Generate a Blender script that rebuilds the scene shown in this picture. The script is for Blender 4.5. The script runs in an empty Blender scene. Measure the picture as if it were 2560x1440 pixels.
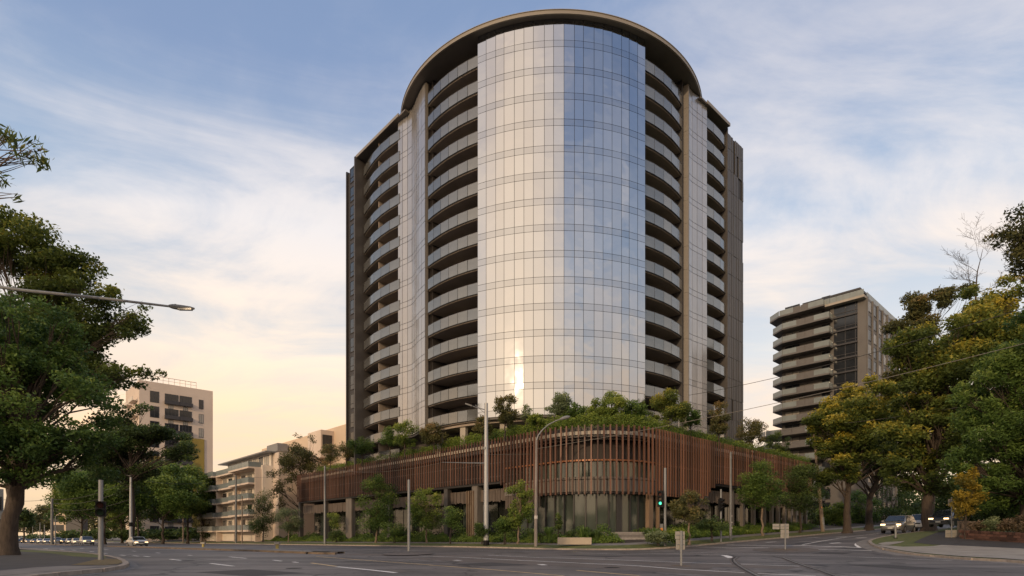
import bpy, math, random
import numpy as np
from mathutils import Vector, Matrix

random.seed(11)
RNG = np.random.default_rng(11)
SC = bpy.context.scene
COL = SC.collection
PI = math.pi

# ------------------------------------------------------------------ camera
F_PX, CX_PX, HZ_PX = 1440.0, 1280.0, 1338.0      # focal length, centre and horizon of the 2560 px wide photo
EYE = 1.35
cam_data = bpy.data.cameras.new("camera")
cam = bpy.data.objects.new("camera", cam_data)
COL.objects.link(cam)
cam.location = (0, 0, EYE)
cam.rotation_euler = (math.radians(90), 0, 0)
cam_data.sensor_width = 36.0
cam_data.lens = 36.0 * F_PX / 2560.0
cam_data.shift_y = (HZ_PX - 720.0) / 2560.0
cam_data.clip_start = 0.1
cam_data.clip_end = 9000.0
SC.camera = cam

# ------------------------------------------------------------------ sky and sun
SUN_EL = math.radians(15.0)
SUN_AZ = math.atan2(-0.475, -0.858)                 # behind the camera, to its left
SUN_DIR = Vector((math.sin(SUN_AZ) * math.cos(SUN_EL), math.cos(SUN_AZ) * math.cos(SUN_EL), math.sin(SUN_EL)))


def build_world():
    w = bpy.data.worlds.new("World")
    SC.world = w
    w.use_nodes = True
    nt = w.node_tree
    N, L = nt.nodes, nt.links
    N.clear()
    out = N.new("ShaderNodeOutputWorld")
    bg = N.new("ShaderNodeBackground")
    L.new(bg.outputs[0], out.inputs[0])
    sky = N.new("ShaderNodeTexSky")
    sky.sky_type = 'NISHITA'
    sky.sun_disc = False
    sky.sun_elevation = SUN_EL
    sky.sun_rotation = SUN_AZ
    sky.air_density = 1.0
    sky.dust_density = 1.6
    sky.ozone_density = 2.0
    bg.inputs[1].default_value = 0.085
    tc = N.new("ShaderNodeTexCoord")
    sep = N.new("ShaderNodeSeparateXYZ")
    L.new(tc.outputs["Generated"], sep.inputs[0])

    def m(op, a, b=None, clamp=False):
        n = N.new("ShaderNodeMath")
        n.operation = op
        n.use_clamp = clamp
        for i, v in enumerate((a, b)):
            if v is None:
                continue
            if isinstance(v, (int, float)):
                n.inputs[i].default_value = v
            else:
                L.new(v, n.inputs[i])
        return n.outputs[0]

    def mix(f, a, b, blend='MIX'):
        n = N.new("ShaderNodeMix")
        n.data_type = 'RGBA'
        n.blend_type = blend
        for sock, v in ((n.inputs[0], f), (n.inputs[6], a), (n.inputs[7], b)):
            if isinstance(v, (int, float)):
                sock.default_value = v
            elif isinstance(v, tuple):
                sock.default_value = (*v, 1)
            else:
                L.new(v, sock)
        return n.outputs[2]

    z = m('MAXIMUM', sep.outputs[2], 0.0)
    # clouds: the direction projected on a high flat layer, drawn out along one diagonal
    den = m('ADD', z, 0.16)
    px = m('DIVIDE', sep.outputs[0], den)
    py = m('DIVIDE', sep.outputs[1], den)
    comb = N.new("ShaderNodeCombineXYZ")
    L.new(px, comb.inputs[0])
    L.new(py, comb.inputs[1])
    mp = N.new("ShaderNodeMapping")
    mp.inputs["Rotation"].default_value = (0, 0, math.radians(-32))
    mp.inputs["Scale"].default_value = (0.55, 1.0, 1.0)
    mp.inputs["Location"].default_value = (5.5, 2.6, 0)
    L.new(comb.outputs[0], mp.inputs[0])

    def noise(scale, detail, rough, dist=0.0):
        n = N.new("ShaderNodeTexNoise")
        n.inputs["Scale"].default_value = scale
        n.inputs["Detail"].default_value = detail
        n.inputs["Roughness"].default_value = rough
        n.inputs["Distortion"].default_value = dist
        L.new(mp.outputs[0], n.inputs["Vector"])
        return n.outputs[0]

    def ramp(x, lo, hi):
        n = N.new("ShaderNodeMapRange")
        n.interpolation_type = 'SMOOTHSTEP'
        n.inputs[1].default_value = lo
        n.inputs[2].default_value = hi
        L.new(x, n.inputs[0])
        return n.outputs[0]

    big = noise(0.75, 7, 0.56, 0.5)
    fine = noise(2.6, 9, 0.62, 0.9)
    dens = m('ADD', m('MULTIPLY', big, 0.66), m('MULTIPLY', fine, 0.34))
    cloud = ramp(dens, 0.41, 0.62)
    wisps = m('MULTIPLY', cloud, 0.90)

    def colours(stops):
        cr = N.new("ShaderNodeValToRGB")
        e = cr.color_ramp.elements
        e[0].position, e[0].color = stops[0][0], (*stops[0][1], 1)
        e[1].position, e[1].color = stops[-1][0], (*stops[-1][1], 1)
        for p, c in stops[1:-1]:
            k = e.new(p)
            k.color = (*c, 1)
        L.new(z, cr.inputs[0])
        return cr.outputs[0]

    # thin cloud light: peach at the horizon, cream above it, lilac grey overhead; brighter towards the sun
    thin = colours([(0.0, (5.8, 3.9, 2.3)), (0.14, (6.8, 4.4, 2.45)), (0.28, (6.3, 5.0, 3.8)), (0.45, (5.0, 4.65, 4.5)), (0.66, (3.3, 3.35, 3.75)), (1.0, (2.2, 2.5, 3.2))])
    clear = colours([(0.0, (5.4, 3.7, 2.3)), (0.15, (6.1, 4.2, 2.6)), (0.28, (4.6, 4.3, 3.9)), (0.43, (2.5, 3.1, 3.9)), (0.60, (1.5, 2.0, 3.1)), (1.0, (0.9, 1.4, 2.5))])
    sd = N.new("ShaderNodeVectorMath")
    sd.operation = 'DOT_PRODUCT'
    sd.inputs[1].default_value = SUN_DIR
    L.new(tc.outputs["Generated"], sd.inputs[0])
    toward = m('MULTIPLY', ramp(sd.outputs["Value"], 0.50, 1.0), 0.80)
    lit = mix(toward, thin, (9.6, 7.4, 5.2))
    base = mix(0.75, sky.outputs[0], clear)
    base = mix(m('MULTIPLY', ramp(sd.outputs["Value"], 0.74, 1.0), 0.85), base, (9.8, 7.2, 4.7))
    col = mix(wisps, base, lit)
    L.new(col, bg.inputs[0])


build_world()
sun_data = bpy.data.lights.new("sun", 'SUN')
sun_data.energy = 0.75
sun_data.angle = math.radians(1.0)
sun_data.color = (1.0, 0.72, 0.44)
sun = bpy.data.objects.new("sun", sun_data)
COL.objects.link(sun)
sun.rotation_euler = SUN_DIR.to_track_quat('Z', 'Y').to_euler()
sun.location = (-60, -90, 60)

SC.view_settings.view_transform = 'Standard'
SC.view_settings.look = 'None'
SC.view_settings.gamma = 1.0
SC.view_settings.use_curve_mapping = False
SC.view_settings.exposure = 1.22

# ------------------------------------------------------------------ street grid and measuring helpers
# s runs along the boulevard (away, to the left), t along the side street (away, to the right); both horizontal.
UX, UY = -0.681, 0.732
VX, VY = 0.732, 0.681


def st(s, t, z=0.0):
    return Vector((s * UX + t * VX, s * UY + t * VY, z))


def to_st(p):
    return p[0] * UX + p[1] * UY, p[0] * VX + p[1] * VY


def sstep(x, a, b):
    x = min(1.0, max(0.0, (x - a) / (b - a)))
    return x * x * (3 - 2 * x)


def hgt(s, t):
    """Height of the ground: falls gently along the boulevard, climbs along the side street."""
    h = -0.0065 * min(max(0.0, s - 50.0), 260.0)
    k = 1.0 - 0.8 * sstep(s, 45, 95)
    h += 0.034 * min(max(0.0, t - 43.0), 160.0) * k
    h += min(0.6, 0.045 * max(0.0, 28.5 - s)) * sstep(t, 43, 68)
    return h


def ground(px, py, lift=0.0):
    """Ground point that the photo shows at pixel (px, py)."""
    a, b = (px - CX_PX) / F_PX, (HZ_PX - py) / F_PX
    y = 12.0
    while y < 420:
        s, t = to_st((a * y, y))
        if EYE + b * y <= hgt(s, t) + lift:
            break
        y += 0.05
    s, t = to_st((a * y, y))
    return Vector((a * y, y, hgt(s, t) + lift))


def ray(px, py, y):
    return Vector(((px - CX_PX) / F_PX * y, y, EYE + (HZ_PX - py) / F_PX * y))


def on_ground(x, y, lift=0.0):
    s, t = to_st((x, y))
    return Vector((x, y, hgt(s, t) + lift))


# ------------------------------------------------------------------ object helpers
BASE = {}


def tag(o, label=None, cat=None, group=None, kind=None):
    if label:
        o["label"] = label
    if cat:
        o["category"] = cat
    if group:
        o["group"] = group
    if kind:
        o["kind"] = kind
    return o


def thing(name, loc, label, cat, group=None, rz=0.0):
    o = bpy.data.objects.new(name, None)
    o.empty_display_size = 0.3
    COL.objects.link(o)
    o.location = loc
    o.rotation_euler = (0, 0, rz)
    BASE[o.name] = Vector(loc)
    return tag(o, label, cat, group)


def mesh_np(name, verts, faces_flat, counts, mats, smooth=False, midx=None, attr=None):
    me = bpy.data.meshes.new(name)
    verts = np.asarray(verts, dtype=np.float32)
    faces_flat = np.asarray(faces_flat, dtype=np.int32)
    counts = np.asarray(counts, dtype=np.int32)
    me.vertices.add(len(verts))
    me.vertices.foreach_set("co", verts.ravel())
    me.loops.add(len(faces_flat))
    me.loops.foreach_set("vertex_index", faces_flat)
    me.polygons.add(len(counts))
    starts = np.concatenate(([0], np.cumsum(counts)[:-1])).astype(np.int32)
    me.polygons.foreach_set("loop_start", starts)
    me.polygons.foreach_set("loop_total", counts)
    me.polygons.foreach_set("use_smooth", np.full(len(counts), bool(smooth)))
    if midx is not None:
        me.polygons.foreach_set("material_index", np.asarray(midx, dtype=np.int32))
    if attr is not None:
        a = me.attributes.new("tint", 'FLOAT', 'FACE')
        a.data.foreach_set("value", np.asarray(attr, dtype=np.float32))
    me.update(calc_edges=True)
    for m in mats:
        me.materials.append(m)
    return me


def link(name, me, parent=None, loc=(0, 0, 0), rot=None):
    o = bpy.data.objects.new(name, me)
    COL.objects.link(o)
    o.location = loc
    if rot is not None:
        o.rotation_euler = rot
    if parent is not None:
        o.parent = parent
    return o


class MB:
    """Collects shapes; build() links them as one mesh object."""

    def __init__(self):
        self.v, self.f, self.m, self.cur = [], [], [], 0

    def add(self, vs, fs, m=None):
        n = len(self.v)
        self.v.extend([tuple(p) for p in vs])
        for f in fs:
            self.f.append([i + n for i in f])
            self.m.append(self.cur if m is None else m)
        return self

    def box(self, c, sz, rz=0.0, m=None):
        cx, cy, cz = c
        a, b, d = sz[0] / 2, sz[1] / 2, sz[2] / 2
        co, si = math.cos(rz), math.sin(rz)
        vs = []
        for z in (-d, d):
            for x, y in ((-a, -b), (a, -b), (a, b), (-a, b)):
                vs.append((cx + x * co - y * si, cy + x * si + y * co, cz + z))
        return self.add(vs, [(0, 3, 2, 1), (4, 5, 6, 7), (0, 1, 5, 4), (1, 2, 6, 5), (2, 3, 7, 6), (3, 0, 4, 7)], m)

    def bar(self, p, q, w, d, m=None, up=(0, 0, 1)):
        """Rectangular bar from p to q, w across, d along 'up'."""
        p, q, up = Vector(p), Vector(q), Vector(up)
        dr = (q - p).normalized()
        if abs(dr.dot(up)) > 0.98:
            up = Vector((0, 1, 0))
        x = dr.cross(up).normalized() * (w / 2)
        y = x.cross(dr).normalized() * (d / 2)
        vs = [p - x - y, p + x - y, p + x + y, p - x + y, q - x - y, q + x - y, q + x + y, q - x + y]
        return self.add(vs, [(0, 3, 2, 1), (4, 5, 6, 7), (0, 1, 5, 4), (1, 2, 6, 5), (2, 3, 7, 6), (3, 0, 4, 7)], m)

    def tube(self, pts, rad, n=8, cap=True, m=None):
        pts = [Vector(p) for p in pts]
        if isinstance(rad, (int, float)):
            rad = [rad] * len(pts)
        vs, fs = [], []
        ref = None
        for i, p in enumerate(pts):
            d = (pts[min(i + 1, len(pts) - 1)] - pts[max(i - 1, 0)]).normalized()
            if ref is None:
                ref = Vector((1, 0, 0)) if abs(d.x) < 0.9 else Vector((0, 1, 0))
            x = (ref - d * ref.dot(d)).normalized()
            ref = x
            y = d.cross(x)
            for k in range(n):
                a = 2 * PI * k / n
                vs.append(p + (x * math.cos(a) + y * math.sin(a)) * rad[i])
        for i in range(len(pts) - 1):
            for k in range(n):
                k2 = (k + 1) % n
                fs.append((i * n + k, i * n + k2, (i + 1) * n + k2, (i + 1) * n + k))
        if cap:
            fs.append(tuple(range(n - 1, -1, -1)))
            fs.append(tuple((len(pts) - 1) * n + k for k in range(n)))
        return self.add(vs, fs, m)

    def prism(self, poly, z0, z1, m=None):
        """Plan polygon (counter-clockwise) raised from z0 to z1."""
        n = len(poly)
        vs = [(p[0], p[1], z0) for p in poly] + [(p[0], p[1], z1) for p in poly]
        fs = [tuple(range(n - 1, -1, -1)), tuple(range(n, 2 * n))]
        for i in range(n):
            j = (i + 1) % n
            fs.append((i, j, n + j, n + i))
        return self.add(vs, fs, m)

    def wall(self, path, z0, z1, th, m=None):
        """Upright band along a plan path, th thick towards the left of the path."""
        P = [Vector((p[0], p[1])) for p in path]
        Q = offset(P, th)
        vs, fs = [], []
        for p, q in zip(P, Q):
            vs += [(p.x, p.y, z0), (p.x, p.y, z1), (q.x, q.y, z1), (q.x, q.y, z0)]
        n = len(P)
        for i in range(n - 1):
            for k in range(4):
                k2 = (k + 1) % 4
                fs.append((i * 4 + k, (i + 1) * 4 + k, (i + 1) * 4 + k2, i * 4 + k2))
        fs.append((0, 1, 2, 3))
        e = (n - 1) * 4
        fs.append((e + 3, e + 2, e + 1, e))
        return self.add(vs, fs, m)

    def sheet(self, A, B, m=None):
        """Strip of quads between two lines of 3-D points."""
        vs = list(A) + list(B)
        n = len(A)
        return self.add(vs, [(i, i + 1, n + i + 1, n + i) for i in range(n - 1)], m)

    def build(self, name, mats, parent=None, smooth=False, loc=None):
        """One mesh object. With a parent, points given in world space become local to it."""
        if not isinstance(mats, (list, tuple)):
            mats = [mats]
        b = Vector((0, 0, 0))
        if loc is not None:
            b = Vector(loc)
        v = np.array(self.v, dtype=np.float32)
        pb = BASE.get(parent.name, Vector((0, 0, 0))) if parent is not None else Vector((0, 0, 0))
        v -= np.array(b if loc is not None else pb, dtype=np.float32)
        me = mesh_np(name, v, [i for f in self.f for i in f], [len(f) for f in self.f], mats, smooth, self.m)
        if smooth:
            try:
                me.set_sharp_from_angle(angle=math.radians(38))
            except Exception:
                pass
        o = link(name, me, parent, (b - pb) if loc is not None else (0, 0, 0))
        BASE[o.name] = b if loc is not None else pb
        return o


def offset(P, d):
    """Offset a plan polyline by d to its left."""
    out = []
    n = len(P)
    for i in range(n):
        a = (P[i] - P[i - 1]).normalized() if i > 0 else None
        b = (P[i + 1] - P[i]).normalized() if i < n - 1 else None
        if a is None:
            a = b
        if b is None:
            b = a
        na, nb = Vector((-a.y, a.x)), Vector((-b.y, b.x))
        m = na + nb
        if m.length < 1e-6:
            m = na
        m.normalize()
        out.append(P[i] + m * (d / max(0.35, m.dot(na))))
    return out


def copy_tree(o, parent=None):
    c = o.copy()
    COL.objects.link(c)
    c.parent = parent
    for ch in o.children:
        copy_tree(ch, c)
    return c


def resample(P, step):
    P = [Vector(p) for p in P]
    out = [P[0]]
    for a, b in zip(P, P[1:]):
        n = max(1, int((b - a).length / step))
        for k in range(1, n + 1):
            out.append(a.lerp(b, k / n))
    return out


# ------------------------------------------------------------------ materials
def mat(name, col, rough=0.6, metal=0.0, var=0.15, scale=4.0, spec=0.5, bump=0.0, detail=5.0, stretch=None, col2=None,
        emit=None, alpha=None, coat=0.0):
    m = bpy.data.materials.new(name)
    m.use_nodes = True
    nt = m.node_tree
    N, L = nt.nodes, nt.links
    b = N["Principled BSDF"]
    b.inputs["Roughness"].default_value = rough
    b.inputs["Metallic"].default_value = metal
    b.inputs["Specular IOR Level"].default_value = spec
    if coat:
        b.inputs["Coat Weight"].default_value = coat
        b.inputs["Coat Roughness"].default_value = 0.05
    c1 = tuple(c * (1 - var) for c in col)
    c2 = col2 or tuple(min(1, c * (1 + var)) for c in col)
    if var > 0 or col2:
        tc = N.new("ShaderNodeTexCoord")
        mp = N.new("ShaderNodeMapping")
        if stretch:
            mp.inputs["Scale"].default_value = stretch
        L.new(tc.outputs["Object"], mp.inputs[0])
        nz = N.new("ShaderNodeTexNoise")
        nz.inputs["Scale"].default_value = scale
        nz.inputs["Detail"].default_value = detail
        nz.inputs["Roughness"].default_value = 0.6
        L.new(mp.outputs[0], nz.inputs["Vector"])
        mr = N.new("ShaderNodeMapRange")
        mr.inputs[1].default_value = 0.3
        mr.inputs[2].default_value = 0.7
        L.new(nz.outputs[0], mr.inputs[0])
        mx = N.new("ShaderNodeMix")
        mx.data_type = 'RGBA'
        mx.inputs[6].default_value = (*c1, 1)
        mx.inputs[7].default_value = (*c2, 1)
        L.new(mr.outputs[0], mx.inputs[0])
        L.new(mx.outputs[2], b.inputs["Base Color"])
        if bump:
            bp = N.new("ShaderNodeBump")
            bp.inputs["Strength"].default_value = bump
            bp.inputs["Distance"].default_value = 0.02
            L.new(nz.outputs[0], bp.inputs["Height"])
            L.new(bp.outputs[0], b.inputs["Normal"])
    else:
        b.inputs["Base Color"].default_value = (*col, 1)
    if emit:
        b.inputs["Emission Color"].default_value = (*emit[0], 1)
        b.inputs["Emission Strength"].default_value = emit[1]
    return m


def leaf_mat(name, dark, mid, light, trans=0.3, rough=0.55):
    """Leaf colour picked by each leaf's own 'tint' value (0 dark ... 1 light, with sunlit tops painted in)."""
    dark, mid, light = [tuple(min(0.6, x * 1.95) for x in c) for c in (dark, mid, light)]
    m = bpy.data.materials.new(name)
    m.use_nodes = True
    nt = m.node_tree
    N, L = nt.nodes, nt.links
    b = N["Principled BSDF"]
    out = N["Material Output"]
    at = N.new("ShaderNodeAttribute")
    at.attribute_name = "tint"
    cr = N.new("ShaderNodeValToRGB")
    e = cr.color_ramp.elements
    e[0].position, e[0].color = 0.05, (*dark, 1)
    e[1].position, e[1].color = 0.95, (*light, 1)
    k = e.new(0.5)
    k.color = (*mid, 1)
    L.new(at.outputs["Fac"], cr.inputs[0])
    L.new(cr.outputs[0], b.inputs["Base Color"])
    b.inputs["Roughness"].default_value = rough
    b.inputs["Specular IOR Level"].default_value = 0.35
    tr = N.new("ShaderNodeBsdfTranslucent")
    L.new(cr.outputs[0], tr.inputs[0])
    mx = N.new("ShaderNodeMixShader")
    mx.inputs[0].default_value = trans
    L.new(b.outputs[0], mx.inputs[1])
    L.new(tr.outputs[0], mx.inputs[2])
    L.new(mx.outputs[0], out.inputs[0])
    return m


M = {}
def asphalt_mat(name):
    """Worn road: speckled, streaked along the boulevard, with patches, sealed cracks and oil stains."""
    m = bpy.data.materials.new(name)
    m.use_nodes = True
    nt = m.node_tree
    N, L = nt.nodes, nt.links
    b = N["Principled BSDF"]
    tc = N.new("ShaderNodeTexCoord")

    def noise(scale, detail, rough, stretch=(1, 1, 1), rot=0.0, dist=0.0):
        mp = N.new("ShaderNodeMapping")
        mp.inputs["Rotation"].default_value = (0, 0, rot)
        mp.inputs["Scale"].default_value = stretch
        L.new(tc.outputs["Object"], mp.inputs[0])
        n = N.new("ShaderNodeTexNoise")
        n.inputs["Scale"].default_value = scale
        n.inputs["Detail"].default_value = detail
        n.inputs["Roughness"].default_value = rough
        n.inputs["Distortion"].default_value = dist
        L.new(mp.outputs[0], n.inputs["Vector"])
        return n.outputs[0], mp

    def ramp(x, lo, hi, a, c):
        n = N.new("ShaderNodeMapRange")
        for i, v in ((1, lo), (2, hi), (3, a), (4, c)):
            n.inputs[i].default_value = v
        L.new(x, n.inputs[0])
        return n.outputs[0]

    def mul(a, c):
        n = N.new("ShaderNodeMath")
        n.operation = 'MULTIPLY'
        L.new(a, n.inputs[0])
        L.new(c, n.inputs[1])
        return n.outputs[0]

    rot = -math.atan2(UY, UX)
    streak, _ = noise(1.0, 6, 0.6, (0.035, 0.55, 1), rot)
    patchy, _ = noise(0.16, 4, 0.5)
    grain, gm = noise(3.0, 10, 0.75)
    oil, _ = noise(0.6, 6, 0.65, dist=0.8)
    v = mul(ramp(streak, 0.34, 0.66, 0.56, 1.40), ramp(patchy, 0.45, 0.55, 0.78, 1.14))
    v = mul(v, ramp(grain, 0.25, 0.75, 0.72, 1.28))
    v = mul(v, ramp(oil, 0.56, 0.70, 1.0, 0.58))
    vo = N.new("ShaderNodeTexVoronoi")
    vo.feature = 'DISTANCE_TO_EDGE'
    vo.inputs["Scale"].default_value = 0.13
    wob, _ = noise(0.9, 5, 0.6)
    mv = N.new("ShaderNodeVectorMath")
    mv.operation = 'MULTIPLY_ADD'
    cb = N.new("ShaderNodeCombineXYZ")
    L.new(wob, cb.inputs[0])
    L.new(wob, cb.inputs[1])
    L.new(cb.outputs[0], mv.inputs[0])
    mv.inputs[1].default_value = (2.2, -1.7, 0)
    L.new(tc.outputs["Object"], mv.inputs[2])
    L.new(mv.outputs[0], vo.inputs["Vector"])
    v = mul(v, ramp(vo.outputs["Distance"], 0.005, 0.014, 0.32, 1.0))
    mx = N.new("ShaderNodeMix")
    mx.data_type = 'RGBA'
    mx.blend_type = 'MULTIPLY'
    mx.inputs[0].default_value = 1.0
    mx.inputs[6].default_value = (0.135, 0.119, 0.109, 1)
    L.new(v, mx.inputs[7])
    L.new(mx.outputs[2], b.inputs["Base Color"])
    b.inputs["Roughness"].default_value = 0.62
    bp = N.new("ShaderNodeBump")
    bp.inputs["Strength"].default_value = 0.3
    bp.inputs["Distance"].default_value = 0.01
    L.new(grain, bp.inputs["Height"])
    L.new(bp.outputs[0], b.inputs["Normal"])
    return m


M['asphalt'] = asphalt_mat('asphalt')
M['asphalt_patch'] = mat('asphalt_patch', (0.125, 0.103, 0.088), 0.75, var=0.25, scale=0.5, detail=9)
M['asphalt_path'] = mat('asphalt_path', (0.048, 0.044, 0.043), 0.8, var=0.25, scale=1.2, detail=9)
M['concrete'] = mat('concrete', (0.30, 0.27, 0.23), 0.8, var=0.18, scale=0.8, detail=8)
M['kerb'] = mat('kerb_concrete', (0.36, 0.30, 0.25), 0.85, var=0.35, scale=1.3, detail=8)
M['path'] = mat('path_concrete', (0.20, 0.18, 0.16), 0.85, var=0.22, scale=0.9, detail=8)
M['paint'] = mat('road_paint', (0.78, 0.74, 0.69), 0.7, var=0.3, scale=1.4, detail=9)
M['paint_y'] = mat('road_paint_yellow', (0.60, 0.43, 0.22), 0.7, var=0.35, scale=1.4, detail=9)
M['rail'] = mat('rail_steel', (0.30, 0.29, 0.28), 0.35, metal=0.8, var=0.2)
M['grass'] = mat('grass', (0.075, 0.115, 0.024), 0.9, var=0.35, scale=2.2, detail=9, bump=0.4, col2=(0.15, 0.155, 0.045))
M['dry_grass'] = mat('dry_grass', (0.12, 0.085, 0.035), 0.9, var=0.4, scale=3.5, detail=9, bump=0.4, col2=(0.19, 0.14, 0.06))
M['soil'] = mat('soil', (0.045, 0.035, 0.024), 0.95, var=0.4, scale=1.5)
M['kerb_stone'] = mat('kerb_stone', (0.30, 0.255, 0.215), 0.85, var=0.3, scale=1.3, detail=8)
M['land'] = mat('town_ground', (0.15, 0.135, 0.115), 0.95, var=0.3, scale=0.05)
M['dust'] = mat('worn_median', (0.13, 0.095, 0.065), 0.9, var=0.4, scale=1.5, detail=8)

# ------------------------------------------------------------------ ground, roads, kerbs, paths
def grid_mesh(name, ss, ts, zf, material, kind='structure'):
    vs = [st(s, t, zf(s, t)) for t in ts for s in ss]
    n = len(ss)
    fs = []
    for j in range(len(ts) - 1):
        for i in range(n - 1):
            fs.append((j * n + i, (j + 1) * n + i, (j + 1) * n + i + 1, j * n + i + 1))
    b = MB().add(vs, fs)
    o = b.build(name, material)
    tag(o, kind=kind)
    return o


def axis(pts):
    out = []
    for (a, b, n) in pts:
        out += [a + (b - a) * k / n for k in range(n)]
    out.append(pts[-1][1])
    return out


far_s = axis([(-4000, -400, 8), (-400, -60, 10), (-60, 130, 63), (130, 440, 40), (440, 4200, 10)])
far_t = axis([(-4000, -400, 8), (-400, -60, 10), (-60, 43, 34), (43, 120, 32), (120, 260, 20), (260, 4200, 12)])
grid_mesh('ground', far_s, far_t, lambda s, t: hgt(s, t) - 0.22, M['land'])
grid_mesh('road', axis([(-60, 50, 40), (50, 130, 30), (130, 420, 40)]), axis([(-40, 43, 40), (43, 52, 6)]),
          lambda s, t: hgt(s, t), M['asphalt'])
r2 = grid_mesh('side_road', axis([(6, 28.5, 12), (28.5, 34, 3)]), axis([(52, 68, 12), (68, 200, 44)]),
               lambda s, t: hgt(s, t), M['asphalt'])


def drape(P, z=0.0):
    return [on_ground(p[0], p[1], z) for p in P]


def block(path, bands, names):
    """Raised pavement: kerb line 'path' (block on its left) and bands (d0, d1, z0, z1, material, name)."""
    for (d0, d1, z0, z1, m, nm) in bands:
        A, B = offset(path, d0), offset(path, d1)
        b = MB()
        b.sheet(drape(A, z0), drape(B, z1))
        o = b.build(nm, m)
        tag(o, kind='structure')
        if nm == 'kerb' and d0 > 0:
            kerb_stones(path, o, z1)


STONE = []


def kerb_stones(path, parent, z, ln=1.15):
    """Single kerb stones laid end to end along the kerb line, each slightly out of true."""
    if not STONE:
        bb = MB().box((0, 0, 0), (ln - 0.03, 0.215, 0.16))
        STONE.append(mesh_np('kerb_stone', bb.v, [i for f in bb.f for i in f], [4] * 6, [M['kerb_stone']]))
    acc = 0.0
    nxt = ln / 2
    for a, c in zip(path, path[1:]):
        seg = (c - a).length
        while nxt <= acc + seg:
            q = a.lerp(c, (nxt - acc) / seg)
            u = (c - a).normalized()
            if q.y > 12 and q.y < 135 and abs(q.x) < q.y * 0.92:
                p = on_ground(q.x - u.y * 0.105, q.y + u.x * 0.105)
                sl = math.atan((on_ground(q.x + u.x * .5, q.y + u.y * .5).z - on_ground(q.x - u.x * .5, q.y - u.y * .5).z))
                link('kerb_stone', STONE[0], parent, (p.x, p.y, p.z + z - 0.07 + random.uniform(-.006, .008)), (random.gauss(0, .012), -sl + random.gauss(0, .004), math.atan2(u.y, u.x) + random.gauss(0, .008)))
            nxt += ln
        acc += seg


# podium block (far side): kerb along the boulevard at t=39.2, round the corner, up the side street at s=29
KT, KS, KR = 39.2, 28.8, 9.0
kerb_a = []
s = 330.0
while s > KS + KR:
    kerb_a.append((s, KT))
    s -= 2.0 if s < 150 else 6.0
for k in range(0, 13):
    a = -PI / 2 - k / 12 * PI / 2
    kerb_a.append((KS + KR + KR * math.cos(a), KT + KR + KR * math.sin(a)))
t = KT + KR + 2
while t < 190:
    kerb_a.append((KS, t))
    t += 2.0
kerb_a = [st(*p).to_2d() for p in kerb_a]
if True:
    # travelling left to right on screen keeps the block on the left-hand side
    bands = [(-0.32, 0.0, 0.006, 0.012, M['path'], 'gutter'),
             (0.0, 0.03, 0.0, 0.13, M['kerb'], 'kerb'), (0.03, 0.22, 0.13, 0.14, M['kerb'], 'kerb'),
             (0.22, 2.0, 0.14, 0.40, M['grass'], 'verge'), (2.0, 3.7, 0.40, 0.52, M['path'], 'footpath')]
    block(kerb_a, bands, None)

# garden ground behind the path rises towards the building
g0, g1, g2 = offset(kerb_a, 3.7), offset(kerb_a, 5.0), offset(kerb_a, 8.5)
b = MB()
b.sheet(drape(g0, 0.52), drape(g1, 0.70))
b.sheet(drape(g1, 0.70), drape(g2, 0.90))
tag(b.build('garden_bed', M['soil']), kind='structure')
GARDEN = [offset(kerb_a, d) for d in (3.8, 4.4, 5.0, 5.7, 6.4)]

# near left corner
lc = [ground(*p) for p in ((60, 1374), (150, 1380.5), (230, 1388), (275, 1395), (303, 1402), (318, 1410), (322, 1417), (310, 1423), (270, 1430), (215, 1436), (140, 1444), (0, 1462), (-200, 1500))]
lc = [Vector((p.x, p.y)) for p in lc]
far0 = st(300, 3.0).to_2d()
lc = resample([far0] + lc, 2.0)
lc = lc[::-1]
block(lc, [(-0.35, 0.0, 0.006, 0.012, M['path'], 'gutter'), (0.0, 0.03, 0.0, 0.13, M['kerb'], 'kerb'),
           (0.03, 0.24, 0.13, 0.14, M['kerb'], 'kerb'), (0.24, 1.0, 0.138, 0.139, M['path'], 'footpath')], None)
# surfaces on the corner, laid one above the other
def patch(pix, z, m, name, step=1.0):
    P = [ground(px, py, 0.0) for px, py in pix]
    c = sum((Vector(p) for p in P), Vector()) / len(P)
    ring = resample([Vector((p.x, p.y, 0)) for p in P] + [Vector((P[0].x, P[0].y, 0))], step)[:-1]
    b = MB()
    rows = [ring]
    K = 5
    vs = []
    for k in range(K):
        f = 1 - k / K
        vs += [on_ground(c.x + (p.x - c.x) * f, c.y + (p.y - c.y) * f, z) for p in ring]
    n = len(ring)
    vs.append(on_ground(c.x, c.y, z))
    fs = []
    for k in range(K - 1):
        for i in range(n):
            j = (i + 1) % n
            fs.append((k * n + i, k * n + j, (k + 1) * n + j, (k + 1) * n + i))
    for i in range(n):
        fs.append(((K - 1) * n + i, (K - 1) * n + (i + 1) % n, K * n))
    # face up
    b.add(vs, fs)
    o = b.build(name, m)
    o.data.update()
    if o.data.polygons[0].normal.z < 0:
        o.data.flip_normals()
    tag(o, kind='structure')
    return o


pv = offset(lc, 0.24)
far_l = [st(300, -20).to_2d(), st(30, -60).to_2d()]
def fan_sheet(A, d, z0, m, name):
    B = offset(A, d)
    b = MB().sheet(drape(A, z0), drape(B, z0))
    o = b.build(name, m)
    tag(o, kind='structure')
    return o


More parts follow.
